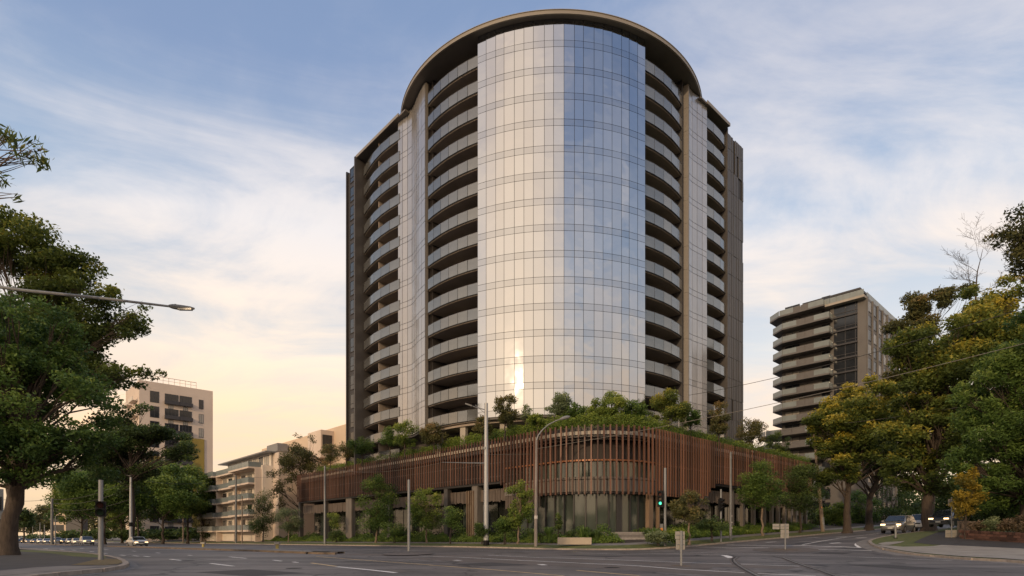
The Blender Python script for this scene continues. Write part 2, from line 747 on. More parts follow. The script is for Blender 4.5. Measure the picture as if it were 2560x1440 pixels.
corner_poly = [p for p in lc if p.y < 60]
cpix = [(-260, 1470), (-260, 1380), (40, 1377.5), (150, 1383), (230, 1390), (272, 1397), (297, 1403), (308, 1410), (311, 1416), (298, 1421), (260, 1426), (205, 1431.5), (130, 1438), (0, 1452)]
patch(cpix, 0.141, M['asphalt_path'], 'footpath')
patch([(-260, 1470), (-260, 1452), (0, 1437), (90, 1428), (160, 1424), (225, 1424), (262, 1423), (300, 1421), (262, 1426), (205, 1431.5), (130, 1438), (0, 1452)], 0.147, M['path'], 'footpath')
patch([(40, 1378.5), (100, 1380.5), (160, 1385), (232, 1391), (262, 1397), (268, 1401), (232, 1400), (185, 1397.5), (140, 1391), (90, 1386), (40, 1383)], 0.150, M['grass'], 'verge')
patch([(176, 1422), (215, 1413), (240, 1406), (262, 1404), (292, 1405), (305, 1410), (307, 1415), (293, 1419.5), (262, 1422)], 0.153, M['dry_grass'], 'verge')

# right block: nose at the side street, sweeping towards the camera
rc_pix = [(2560, 1409.5), (2500, 1405), (2420, 1400.5), (2340, 1394), (2280, 1388), (2235, 1381), (2203, 1374), (2184, 1367), (2173, 1361), (2170, 1356), (2178, 1352), (2195, 1347.5)]
rc = [ground(*p).to_2d() for p in rc_pix]
e0 = ground(2560, 1409.5).to_2d()
rc = [e0 + (ground(2560, 1409.5).to_2d() - ground(2420, 1400.5).to_2d()).normalized() * 40] + rc
last = rc[-1]
ls, lt = to_st(last)
LS = ls
for k in range(1, 60):
    rc.append(st(ls + (15.2 - ls) * sstep(k, 0, 6), lt + 2.0 * k).to_2d())
rc = resample(rc, 1.5)
rc_b = rc[::-1]
block(rc_b, [(-0.9, -0.0, 0.006, 0.014, M['path'], 'gutter'), (0.0, 0.03, 0.0, 0.12, M['kerb'], 'kerb'),
             (0.03, 0.24, 0.12, 0.13, M['kerb'], 'kerb'),
             (0.24, 4.0, 0.13, 0.16, M['grass'], 'verge')], None)
b = MB()
A4, A30 = offset(rc_b, 4.0), offset(rc_b, 5.0)
# land behind: one draped sheet over the whole right block
def inside_z(s, t):
    return hgt(s, t) + 0.125


grid_mesh('verge', axis([(-90, 2, 24)]), axis([(46, 62, 12), (62, 190, 40)]), inside_z, M['grass'])
grid_mesh('verge', axis([(2, 11.5, 8)]), axis([(54, 62, 6), (62, 190, 40)]), inside_z, M['grass'])
patch([(2186, 1366), (2204, 1372), (2240, 1379.5), (2285, 1386.5), (2345, 1392.5), (2420, 1398.5), (2500, 1403.5), (2560, 1408), (2900, 1432), (2900, 1385), (2560, 1366), (2480, 1362), (2410, 1360), (2330, 1371), (2250, 1372.5), (2215, 1370.5)], 0.166, M['concrete'], 'footpath')
patch([(2284, 1362), (2300, 1353), (2330, 1341), (2352, 1333), (2372, 1330), (2372, 1345), (2400, 1357), (2440, 1360), (2560, 1365), (2900, 1384), (2900, 1398), (2560, 1378), (2420, 1371), (2330, 1367)], 0.172, M['asphalt_path'], 'footpath')
patch([(2195, 1364), (2215, 1360.5), (2262, 1358), (2252, 1362.5), (2222, 1368), (2205, 1367.5)], 0.176, M['concrete'], 'footpath')

# median of the boulevard
med = [ground(*p) for p in ((846, 1384.5), (838, 1386.5), (800, 1386), (700, 1382), (600, 1378), (500, 1374.5), (400, 1371), (300, 1367.5), (200, 1364.5), (120, 1361.8), (60, 1359.6))]
mf = resample([Vector((p.x, p.y)) for p in med], 1.5)
mf = [Vector((p.x, p.y)) for p in mf]
tag(MB().sheet(drape(mf, 0.0), drape(offset(mf, -0.03), 0.14)).sheet(drape(offset(mf, -0.03), 0.14), drape(offset(mf, -0.25), 0.15)).build('kerb', M['dust']), kind='structure')
tag(MB().sheet(drape(offset(mf, -0.25), 0.15), drape(offset(mf, -2.0), 0.15)).build('median', M['path']), kind='structure')
mb2 = offset(mf, -2.0)
tag(MB().sheet(drape(mb2, 0.15), drape(offset(mf, -2.25), 0.13)).sheet(drape(offset(mf, -2.25), 0.13), drape(offset(mf, -2.28), 0.0)).build('kerb', M['kerb']), kind='structure')

# pale kerb ramp beside the right signal
patch([(1765, 1351), (1790, 1346), (1836, 1345.5), (1848, 1348), (1828, 1353), (1788, 1356), (1770, 1355)], 0.34, M['concrete'], 'kerb_ramp')

# ------------------------------------------------------------------ apartment tower
def mirror_glass(name, col, rough):
    """Coated facade glass: mirror-like, each pane a little warped and a little different in tone."""
    m = bpy.data.materials.new(name)
    m.use_nodes = True
    nt = m.node_tree
    N, L = nt.nodes, nt.links
    b = N["Principled BSDF"]
    b.inputs["Metallic"].default_value = 1.0
    b.inputs["Roughness"].default_value = rough
    oi = N.new("ShaderNodeObjectInfo")
    mr = N.new("ShaderNodeMapRange")
    mr.inputs[3].default_value = 0.97
    mr.inputs[4].default_value = 1.03
    L.new(oi.outputs["Random"], mr.inputs[0])
    mx = N.new("ShaderNodeMix")
    mx.data_type = 'RGBA'
    mx.blend_type = 'MULTIPLY'
    mx.inputs[0].default_value = 1.0
    mx.inputs[6].default_value = (*col, 1)
    L.new(mr.outputs[0], mx.inputs[7])
    L.new(mx.outputs[2], b.inputs["Base Color"])
    ge = N.new("ShaderNodeNewGeometry")
    nz = N.new("ShaderNodeTexNoise")
    nz.inputs["Scale"].default_value = 0.45
    nz.inputs["Detail"].default_value = 1.5
    L.new(ge.outputs["Position"], nz.inputs["Vector"])
    bp = N.new("ShaderNodeBump")
    bp.inputs["Strength"].default_value = 0.5
    bp.inputs["Distance"].default_value = 0.05
    L.new(nz.outputs[0], bp.inputs["Height"])
    L.new(bp.outputs[0], b.inputs["Normal"])
    return m


M['glass_mirror'] = mirror_glass('reflective_glass', (0.45, 0.47, 0.51), 0.05)
M['glass_spandrel'] = mirror_glass('spandrel_glass', (0.40, 0.42, 0.46), 0.055)
M['mullion'] = mat('dark_mullion', (0.055, 0.048, 0.045), 0.5, var=0.1)
M['recess'] = mat('recess_wall', (0.075, 0.066, 0.060), 0.6, var=0.25, scale=0.4)
M['recess_glass'] = mat('recess_glass', (0.02, 0.022, 0.024), 0.08, var=0.0, spec=0.7)
M['soffit'] = mat('balcony_soffit', (0.32, 0.265, 0.22), 0.75, var=0.18, scale=0.25)
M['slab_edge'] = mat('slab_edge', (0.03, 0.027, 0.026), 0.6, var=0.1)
M['balustrade'] = mat('balustrade_glass', (0.21, 0.213, 0.21), 0.12, metal=0.65, var=0.12, scale=0.5)
M['side_glass'] = mat('side_wall_glass', (0.42, 0.405, 0.40), 0.20, metal=0.55, var=0.06, scale=0.5)
M['fascia'] = mat('canopy_fascia', (0.25, 0.22, 0.18), 0.5, var=0.08, scale=0.3)
M['canopy_soffit'] = mat('canopy_soffit', (0.15, 0.132, 0.118), 0.65, var=0.15, scale=0.2)
M['bronze'] = mat('bronze_cladding', (0.066, 0.060, 0.057), 0.5, var=0.2, scale=0.35, stretch=(1, 1, 0.15))
M['bronze_dark'] = mat('dark_bronze_cladding', (0.030, 0.026, 0.025), 0.5, var=0.2, scale=0.35, stretch=(1, 1, 0.15))
M['tan_metal'] = mat('tan_metal', (0.17, 0.15, 0.128), 0.45, var=0.06)
M['pale_concrete'] = mat('pale_concrete', (0.36, 0.32, 0.27), 0.75, var=0.12, scale=0.6)
M['frame_white'] = mat('window_frame', (0.30, 0.30, 0.30), 0.45, var=0.05)

CXT, CYT = 5.88, 91.4
Z0 = EYE


def cyl(phi, r):
    a = math.radians(phi)
    return Vector((CXT + r * math.sin(a), CYT - r * math.cos(a)))


def arc(p0, p1, r, n):
    return [cyl(p0 + (p1 - p0) * k / n, r) for k in range(n + 1)]


def bez(a, b, c, d, n):
    return [a * (1 - u) ** 3 + b * 3 * u * (1 - u) ** 2 + c * 3 * u * u * (1 - u) + d * u ** 3 for u in [k / n for k in range(n + 1)]]


FLOORS = [Z0 + 14.4 + 3.18 * k for k in range(15)]
FLOOR0, TOPZ, WTOP = Z0 + 14.4, Z0 + 62.5, Z0 + 62.1
DECK = Z0 + 11.05
tower = thing('apartment_tower', (CXT, CYT, DECK), 'tall curved apartment tower with mirrored glass bay and round canopy roof on the podium', 'tower')

wl0, wl1 = st(86.2, 46.0).to_2d(), st(74.2, 46.0).to_2d()
p_l0 = Vector((-17.05, 86.25))
p_l1 = cyl(-68, 21.6)
left_wall = bez(p_l0, p_l0 + Vector((0.681, -0.732)) * 1.7, p_l1 - Vector((0.375, -0.927)) * 1.5, p_l1, 8) + arc(-68, -55.6, 21.6, 6)[1:]
p_r0 = cyl(58.3, 21.8)
p_r1 = Vector((28.15, 83.2))
right_wall = bez(p_r0, p_r0 + Vector((0.60, 0.80)) * 1.6, p_r1 - Vector((VX, VY)) * 1.6, p_r1, 12)

# solid core behind balconies
core = [st(90.2, 49.3).to_2d(), st(74.6, 49.0).to_2d()] + arc(-66, 66, 18.2, 40) + [st(44.8, 77.3).to_2d(), st(44.8, 89.0).to_2d(), st(70, 89.0).to_2d(), st(90.2, 70).to_2d()]
b = MB()
b.prism(core, DECK - 0.2, TOPZ - 0.05)
b.build('core', M['recess'], tower)
# glazed doors on the recessed walls
b = MB()
bc = MB()
def recess_doors(path, n, skip):
    for k, z in enumerate(FLOORS):
        for i in range(n):
            if i % skip == skip - 1:
                continue
            a, c = path(i / n + 0.012), path((i + 1) / n - 0.012)
            (bc if random.random() < 0.26 else b).bar((a.x, a.y, z + 1.35), (c.x, c.y, z + 1.35), 0.06, 2.3)
recess_doors(lambda u: cyl(-56 + 28 * u, 18.26), 6, 4)
recess_doors(lambda u: cyl(30.2 + 28 * u, 18.26), 6, 4)
recess_doors(lambda u: st(86.0 - 11.2 * u, 48.96).to_2d(), 5, 3)
recess_doors(lambda u: st(44.76, 77.5 + 6 * u).to_2d(), 3, 3)
b.build('balcony_door_glass', M['recess_glass'], tower)
bc.build('curtained_door', mat('curtained_door', (0.22, 0.20, 0.17), 0.4, var=0.3, scale=0.6), tower)

# central mirrored bay: dark backing grid and panes standing proud of it
BAY0, BAY1, NB = -28.0, 30.2, 18
b = MB()
b.prism(arc(BAY0, BAY1, 21.60, 36) + arc(BAY1, BAY0, 17.9, 12), FLOOR0 - 0.05, TOPZ)
facade_glass = b.build('curtain_wall', M['mullion'], tower)
widths = np.array([1.0 + 0.10 * math.sin(i * 2.4) for i in range(NB)])
cuts = BAY0 + np.concatenate(([0], np.cumsum(widths))) / widths.sum() * (BAY1 - BAY0)


def pane_mesh(name, w, h, m):
    bb = MB().box((0, 0, 0), (w, 0.05, h))
    return mesh_np(name, bb.v, [i for f in bb.f for i in f], [4] * 6, [m])


base_v = BASE[tower.name]
for i in range(NB):
    a0, a1 = cuts[i], cuts[i + 1]
    am = (a0 + a1) / 2
    w = 2 * 21.68 * math.sin(math.radians(a1 - a0) / 2) - 0.05
    me_t = pane_mesh('vision_pane', w, 2.38 - 0.045, M['glass_mirror'])
    me_s = pane_mesh('spandrel_pane', w, 0.80 - 0.045, M['glass_spandrel'])
    c = cyl(am, 21.68 * math.cos(math.radians(a1 - a0) / 2))
    col_tilt = random.gauss(0, 0.004)
    for k, z in enumerate(FLOORS):
        for me, zc in ((me_s, z + 0.6), (me_t, z + 1.0 + 1.19 if k < 14 else z + 1.0 + 1.285)):
            o = link(me.name, me, facade_glass, Vector((c.x, c.y, zc)) - base_v,
                     (random.gauss(0, 0.0025), random.gauss(0, 0.0015), math.radians(am) + col_tilt + random.gauss(0, 0.0025)))
            if me is me_t and k == 14:
                o.scale = (1, 1, 1.09)

# the two side glass walls, their panes too narrow to pick out one by one
def side_wall(path, inner, name):
    bb = MB()
    bb.prism(list(offset(path, 0.12)) + inner, FLOOR0 - 0.05, TOPZ)
    w_ = bb.build(name, M['mullion'], tower)
    L_ = [0.0]
    for a, c in zip(path, path[1:]):
        L_.append(L_[-1] + (c - a).length)

    def at(d):
        for i in range(len(path) - 1):
            if d <= L_[i + 1] or i == len(path) - 2:
                return path[i].lerp(path[i + 1], (d - L_[i]) / (L_[i + 1] - L_[i]))
    n = max(3, round(L_[-1] / 1.15))
    g = MB()
    for i in range(n):
        a, c = at(L_[-1] * i / n + 0.035), at(L_[-1] * (i + 1) / n - 0.035)
        d = (c - a).normalized()
        nn = Vector((d.y, -d.x))
        for k, z in enumerate(FLOORS):
            for z0, z1 in ((z + 0.2, z + 1.0), (z + 1.0, min(z + 3.38, TOPZ))):
                e = random.gauss(0, 0.006)
                p, q = a + nn * e, c - nn * e
                m_ = (z0 + z1) / 2
                g.bar((p.x, p.y, m_), (q.x, q.y, m_), 0.05, z1 - z0 - 0.06)
    o_ = g.build('glass_pane', M['side_glass'], tower)
    o_["kind"] = "stuff"
    return w_


side_wall(left_wall, [cyl(-55.6, 18.1), cyl(-66, 18.1), st(74.6, 49.2).to_2d()], 'side_wall')
side_wall(right_wall, [st(44.9, 77.3).to_2d(), cyl(66, 18.1), cyl(58.3, 18.1)], 'side_wall')
# edge trims of the side walls
b = MB()
for k in range(15):
    z = FLOOR0 + 3.18 * k
    b.box((*cyl(-55.15, 21.42), z + 1.6), (0.10, 0.36, 3.15), math.radians(-55))
b.build('edge_trim', M['tan_metal'], tower)
b = MB()
for k in range(15):
    z = FLOOR0 + 3.18 * k
    b.box((*cyl(57.1, 21.45), z + 1.6), (0.30, 1.2, 3.155), math.radians(57))
b.build('edge_fin', M['tan_metal'], tower)
b = MB()
b.box((*cyl(55.2, 20.4), (FLOOR0 + TOPZ) / 2), (0.3, 2.0, TOPZ - FLOOR0), math.radians(55))
b.build('pier', M['bronze_dark'], tower)
b = MB()
b.box((*cyl(-54.0, 19.6), (FLOOR0 + TOPZ) / 2), (0.25, 2.4, TOPZ - FLOOR0), math.radians(-54))
b.build('pier', M['bronze_dark'], tower)


# balconies: slab with recessed edge strip darkened as a shadow gap, curved soffit, row of balustrade panels
def balcony(path_out, path_in, z, npan, panel_me=None, stuff=None):
    bb = MB()
    po = offset(path_out, 0.16)
    bb.prism(po + path_in, z, z + 0.2, 0)
    n = len(po)
    bb.wall(offset(path_out, 0.10), z + 0.05, z + 0.24, 0.05, 1)
    o = bb.build('balcony', [M['soffit'], M['slab_edge']], tower)
    L_ = [0.0]
    for a, c in zip(path_out, path_out[1:]):
        L_.append(L_[-1] + (c - a).length)

    def at(d):
        for i in range(len(path_out) - 1):
            if d <= L_[i + 1] or i == len(path_out) - 2:
                return path_out[i].lerp(path_out[i + 1], (d - L_[i]) / (L_[i + 1] - L_[i]))
    for i in range(npan):
        a, c = at(L_[-1] * i / npan + 0.03), at(L_[-1] * (i + 1) / npan - 0.03)
        mid, dd = (a + c) / 2, (c - a)
        key = (round(dd.length, 2))
        if key not in PANELS:
            PANELS[key] = pane_mesh('balustrade_panel', dd.length, 1.36, M['balustrade'])
        link('balustrade_panel', PANELS[key], o, Vector((mid.x, mid.y, z + 0.16 + 0.68)) - base_v,
             (random.gauss(0, 0.004), 0, math.atan2(dd.y, dd.x) + random.gauss(0, 0.006)))
    hr = MB()
    hr.wall(offset(path_out, -0.035), z + 1.525, z + 1.565, 0.08)
    hr.build('handrail', M['mullion'], o)
    return o


PANELS = {}
ml_out = arc(-54.6, -28.2, 21.4, 12)
mr_out = arc(30.5, 56.0, 21.35, 12)
lw = []
for k in range(13):
    u = k / 12
    s_ = 86.1 - 11.8 * u
    lw.append(st(s_, 47.3 - 1.45 * math.sin(PI * min(1.0, 0.12 + 0.62 * u))).to_2d())
rw = []
for k in range(9):
    u = k / 8
    rw.append(st(42.75 - 1.0 * math.sin(PI * (0.35 + 0.4 * u)), 77.2 + 6.2 * u).to_2d())
for k, z in enumerate(FLOORS):
    balcony(ml_out, arc(-28.2, -55.4, 18.0, 8), z, 6)
    balcony(mr_out, arc(56.2, 30.5, 18.0, 8), z, 5)
    if k < 15:
        balcony(lw, [st(74.3, 49.1).to_2d(), st(86.2, 49.1).to_2d()], z, 5)
        balcony(rw, [st(44.9, 83.6).to_2d(), st(44.9, 77.2).to_2d()], z, 3)
for z in (FLOOR0 - 3.0,):
    balcony(lw, [st(74.3, 49.1).to_2d(), st(86.2, 49.1).to_2d()], z, 5)
    balcony(rw, [st(44.9, 83.6).to_2d(), st(44.9, 77.2).to_2d()], z, 3)

# partition between the two balconies of the left wing
b = MB()
for k, z in enumerate([FLOOR0 - 3.0] + FLOORS):
    p, q = st(80.6, 46.35), st(80.6, 49.0)
    b.bar((p.x, p.y, z + 1.69), (q.x, q.y, z + 1.69), 0.12, 2.94)
b.build('partition_wall', M['soffit'], tower)
# left end: dark slab wall with a blade and stacked windows
b = MB()
b.prism([st(90.4, 46.2).to_2d(), st(86.6, 46.2).to_2d(), st(86.6, 60).to_2d(), st(90.4, 60).to_2d()], DECK - 1.0, Z0 + 61.2)
end_wall = b.build('end_wall', M['bronze_dark'], tower)
b = MB()
b.prism([st(86.65, 45.3).to_2d(), st(86.35, 45.3).to_2d(), st(86.35, 49.2).to_2d(), st(86.65, 49.2).to_2d()], DECK - 1.0, Z0 + 61.9)
b.build('blade_wall', M['bronze'], tower)
b = MB()
b.prism([st(90.7, 45.9).to_2d(), st(90.42, 45.9).to_2d(), st(90.42, 56).to_2d(), st(90.7, 56).to_2d()], DECK - 1.0, Z0 + 61.5)
b.build('blade_wall', M['bronze_dark'], tower)
ang_u = math.atan2(-UY, -UX)
M['facade_glass'] = mat('pale_reflecting_pane', (0.30, 0.29, 0.27), 0.35, var=0.15, scale=1.5, stretch=(1, 1, 0.05), spec=0.8)  # pale panes: a whitish reflection put into the colour
for k in range(16):
    z = FLOOR0 - 3.0 + 3.16 * k
    bb = MB()
    c0 = st(88.35, 46.14)
    for (s0, s1, z0, z1) in ((87.1, 89.7, 0.35, 0.43), (87.1, 89.7, 2.72, 2.80), (87.1, 87.18, 0.43, 2.72), (89.62, 89.7, 0.43, 2.72), (88.2, 88.28, 0.43, 2.72), (87.18, 89.62, 1.15, 1.21)):
        if s0 == 88.2:
            pass
        p, q = st(s0, 46.15), st(s1, 46.15)
        mz = z + (z0 + z1) / 2
        bb.bar((p.x, p.y, mz), (q.x, q.y, mz), 0.1 if s0 != 88.2 else 0.14, z1 - z0)
    wf = bb.build('window', M['mullion'], tower)
    for (s0, s1, z0, z1, mm) in ((88.3, 89.6, 1.22, 2.7, 'recess_glass'), (87.2, 88.18, 1.22, 2.7, 'facade_glass' if k % 3 != 1 else 'recess_glass'), (88.3, 89.6, 0.45, 1.14, 'recess_glass'), (87.2, 88.18, 0.45, 1.14, 'facade_glass')):
        p, q = st(s0, 46.17), st(s1, 46.17)
        mz = (z0 + z1) / 2 + z
        gp = MB().bar((p.x, p.y, mz), (q.x, q.y, mz), 0.03, z1 - z0 - 0.01)
        v = np.array(gp.v, dtype=np.float32) - np.array(base_v, dtype=np.float32)
        link('window_pane', mesh_np('window_pane', v, [i for f in gp.f for i in f], [4] * 6, [M[mm]]), wf)
# right end wall of narrow bronze panels
b = MB()
b.prism([st(42.0, 83.75).to_2d(), st(42.0, 89.1).to_2d(), st(48, 89.1).to_2d(), st(48, 83.75).to_2d()][::-1], DECK - 3.0, Z0 + 61.2)
b.build('end_wall', M['slab_edge'], tower)
b = MB()
tt = 83.95
for i in range(9):
    w = 0.52 if i % 3 else 0.60
    for k in range(17):
        z = FLOOR0 - 6.2 + 3.18 * k
        if random.random() < 0.07:
            continue
        p, q = st(41.93 - random.random() * 0.05, tt), st(41.93 - random.random() * 0.05, tt + w - 0.08)
        z1 = min(z + 3.12, Z0 + 61.25)
        b.bar((p.x, p.y, (z + z1) / 2), (q.x, q.y, (z + z1) / 2), 0.1, z1 - z)
    tt += 0.575
o = b.build('cladding_panel', M['bronze'], tower)
o["kind"] = "stuff"
b = MB()
b.prism([st(41.75, 83.55).to_2d(), st(41.75, 83.74).to_2d(), st(45, 83.74).to_2d(), st(45, 83.55).to_2d()][::-1], DECK - 1.0, Z0 + 61.9)
b.build('blade_wall', M['bronze'], tower)

def rim(p0, p1, grow, n):
    """Edge of the canopy: it overhangs the glass a little, the balconies at the sides more."""
    out = []
    for k in range(n + 1):
        ph = p0 + (p1 - p0) * k / n
        out.append(cyl(ph, 22.45 + 0.70 * math.sin(math.radians(ph)) ** 2 + grow))
    return out


# canopy roof: round over the drum, straight over the wings
b = MB()
b.prism(rim(-180, 175, -0.2, 71), TOPZ, TOPZ + 0.39)
b.build('canopy', M['canopy_soffit'], tower, smooth=False)
b = MB()
b.wall(rim(-100, 100, 0.0, 80), TOPZ - 0.03, TOPZ + 0.40, 0.2)
b.wall(rim(-100, 100, 0.07, 80), TOPZ + 0.40, TOPZ + 0.47, 0.3)
b.build('fascia', M['fascia'], tower)
b = MB()
b.prism([st(86.6, 45.7).to_2d(), st(72, 45.7).to_2d(), st(72, 52).to_2d(), st(86.6, 52).to_2d()], WTOP - 0.3, WTOP - 0.05)
b.build('wing_roof', M['canopy_soffit'], tower)
b = MB()
b.prism([st(41.4, 75).to_2d(), st(41.4, 83.45).to_2d(), st(48, 83.45).to_2d(), st(48, 75).to_2d()][::-1], WTOP - 0.3, WTOP - 0.05)
b.build('wing_roof', M['canopy_soffit'], tower)
b = MB()
p, q = st(86.6, 45.6), st(73.6, 45.6)
b.bar((p.x, p.y, WTOP - 0.1), (q.x, q.y, WTOP - 0.1), 0.12, 0.46)
b.build('fascia', M['fascia'], tower)
b = MB()
p, q = st(41.3, 76.6), st(41.3, 83.45)
b.bar((p.x, p.y, WTOP - 0.1), (q.x, q.y, WTOP - 0.1), 0.12, 0.46)
b.build('fascia', M['fascia'], tower)
for ph in (-26.8, 29.3):
    b = MB().tube([(*cyl(ph, 21.0), TOPZ - 2.4), (*cyl(ph, 21.0), TOPZ)], 0.28, 12)
    # short round column between the glass top and the canopy
    b.build('column', M['tan_metal'], tower, smooth=True)
# undercroft: columns under the lowest balconies
for ph, r in ((-50, 20.4), (-36.5, 20.4), (-20, 20.2), (-4, 20.2), (12, 20.2), (26, 20.2), (42, 20.4), (54, 20.4)):
    c = cyl(ph, r)
    b = MB().box((c.x, c.y, (DECK + FLOOR0) / 2), (0.9, 0.5, FLOOR0 - DECK), math.radians(ph))
    b.build('column', M['pale_concrete'], tower)
b = MB()
b.prism(arc(-56, 58, 20.9, 30) + arc(58, -56, 17.8, 12), FLOOR0 - 0.35, FLOOR0 - 0.06)
b.build('transfer_slab', M['soffit'], tower)
b = MB()
b.prism([st(90.2, 46.6).to_2d(), st(76, 46.6).to_2d()] + arc(-60, 60, 18.9, 20) + [st(42.6, 76).to_2d(), st(42.6, 89).to_2d(), st(60, 89).to_2d(), st(80, 62).to_2d()], DECK - 0.3, DECK + 0.02)
b.build('terrace_floor', M['pale_concrete'], tower)

# ------------------------------------------------------------------ podium building with the screen of upright fins
def fin_mat(name, col):
    m = mat(name, col, 0.55, var=0.16, scale=1.2, stretch=(3, 3, 0.25), detail=6)
    nt = m.node_tree
    b = nt.nodes["Principled BSDF"]
    src = b.inputs["Base Color"].links[0].from_socket
    oi = nt.nodes.new("ShaderNodeObjectInfo")
    mr = nt.nodes.new("ShaderNodeMapRange")
    mr.inputs[3].default_value = 0.45
    mr.inputs[4].default_value = 1.55
    nt.links.new(oi.outputs["Random"], mr.inputs[0])
    mx = nt.nodes.new("ShaderNodeMix")
    mx.data_type = 'RGBA'
    mx.blend_type = 'MULTIPLY'
    mx.inputs[0].default_value = 1.0
    nt.links.new(src, mx.inputs[6])
    nt.links.new(mr.outputs[0], mx.inputs[7])
    nt.links.new(mx.outputs[2], b.inputs["Base Color"])
    return m


M['fin'] = fin_mat('rust_brown_fin', (0.118, 0.056, 0.035))
M['screen'] = mat('weathered_timber', (0.125, 0.097, 0.078), 0.7, var=0.25, scale=1.0, stretch=(2, 2, 0.3))
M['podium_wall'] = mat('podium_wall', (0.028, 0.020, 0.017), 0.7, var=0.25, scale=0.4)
M['lit_orange'] = mat('orange_lit_ledge', (0.30, 0.115, 0.045), 0.4, var=0.2, metal=0.2)  # orange light along the ledge is put into this colour
M['grey_panel'] = mat('grey_panel', (0.15, 0.132, 0.115), 0.75, var=0.2, scale=0.9, stretch=(2, 2, 0.3))
M['podium_glass'] = mat('podium_glass', (0.050, 0.060, 0.050), 0.06, var=0.45, scale=0.35, spec=0.8, stretch=(1.5, 1.5, 0.25))
M['dark_glass'] = mat('dark_podium_glass', (0.018, 0.02, 0.018), 0.06, var=0.3, scale=0.3, spec=0.9)
M['step'] = fin_mat('step_concrete', (0.26, 0.235, 0.21))
M['timber'] = mat('pale_timber', (0.20, 0.135, 0.085), 0.65, var=0.2, scale=2, stretch=(2, 2, 0.2))

FS, FT, FR = 34.9, 45.3, 8.5
def fin_path():
    P = []
    s = 109.5
    while s > FS + FR + 0.01:
        P.append((s, FT))
        s -= 1.0
    for k in range(0, 15):
        a = -PI / 2 - k / 14 * PI / 2
        P.append((FS + FR + FR * math.cos(a), FT + FR + FR * math.sin(a)))
    t = FT + FR + 1
    while t < 99.4:
        P.append((FS, t))
        t += 1.0
    return [st(*p).to_2d() for p in P]


FP = fin_path()
FL = [0.0]
for a, c in zip(FP, FP[1:]):
    FL.append(FL[-1] + (c - a).length)


def fat(d, off=0.0):
    for i in range(len(FP) - 1):
        if d <= FL[i + 1] or i == len(FP) - 2:
            p = FP[i].lerp(FP[i + 1], (d - FL[i]) / (FL[i + 1] - FL[i]))
            u = (FP[i + 1] - FP[i]).normalized()
            return p + Vector((-u.y, u.x)) * off, u


LEFT_END = 109.5 - (FS + FR)                       # arc length where the corner starts
ARC = FL[-1] - LEFT_END - (99.4 - FT - FR)
LOW0 = 109.5 - 50.9                                # where the long fins start and stop
LOW1 = LEFT_END + PI / 2 * FR + (66.7 - FT - FR)


def sub(d0, d1, step=1.0, off=0.0):
    n = max(1, int((d1 - d0) / step))
    return offset([fat(d0 + (d1 - d0) * k / n)[0] for k in range(n + 1)], off)


pod_base = fat(LEFT_END + ARC / 2)[0]
podium = thing('podium_building', (pod_base.x, pod_base.y, 0.3), 'low podium building wrapped in rust brown upright fins under the tower', 'building')
LEN = FL[-1]
b = MB()
inner = offset(FP, 3.4)
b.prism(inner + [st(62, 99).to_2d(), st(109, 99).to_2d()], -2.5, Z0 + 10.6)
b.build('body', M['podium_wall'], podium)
b = MB()
b.prism(offset(FP, 0.55) + [st(62, 99.2).to_2d(), st(109.4, 99.2).to_2d()], Z0 + 10.62, Z0 + 11.0)
b.build('roof', M['pale_concrete'], podium)
b = MB()
b.wall(offset(FP, 0.75), Z0 + 10.1, Z0 + 11.15, 0.25)
b.build('fascia', M['bronze'], podium)
b = MB()
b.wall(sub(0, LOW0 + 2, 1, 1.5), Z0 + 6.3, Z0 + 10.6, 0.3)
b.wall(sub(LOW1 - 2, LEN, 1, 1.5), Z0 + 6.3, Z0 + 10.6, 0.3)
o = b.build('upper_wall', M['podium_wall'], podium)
b = MB()
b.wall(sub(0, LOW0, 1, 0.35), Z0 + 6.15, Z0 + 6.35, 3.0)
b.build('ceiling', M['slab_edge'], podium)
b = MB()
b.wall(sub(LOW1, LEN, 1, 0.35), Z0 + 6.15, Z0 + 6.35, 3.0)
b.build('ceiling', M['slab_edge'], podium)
# corner: bands from the top down
b = MB()
b.wall(sub(LOW0, LOW1, 0.6, 1.9), Z0 + 7.9, Z0 + 10.2, 0.25)
b.build('upper_recess', M['podium_wall'], podium)
b = MB()
b.wall(sub(LOW0, LOW1, 0.6, 0.7), Z0 + 7.86, Z0 + 8.02, 1.3)
b.build('ledge', M['lit_orange'], podium)
b = MB()
b.wall(sub(LOW0, LOW1, 0.6, 0.75), Z0 + 5.95, Z0 + 6.2, 0.6)
b.build('ledge', M['grey_panel'], podium)
b = MB()
b.wall(sub(LOW0, LOW1, 0.6, 0.95), Z0 + 4.45, Z0 + 4.62, 2.4)
b.build('ceiling', M['slab_edge'], podium)


def upright(d, off, w, dep, z0, z1):
    """Box mesh centred on the wall line."""
    p, u = fat(d, off)
    return p, math.atan2(u.y, u.x)


def box_me(name, sx, sy, sz, m):
    bb = MB().box((0, 0, 0), (sx, sy, sz))
    return mesh_np(name, bb.v, [i for f in bb.f for i in f], [4] * 6, [m])


PB = BASE[podium.name]
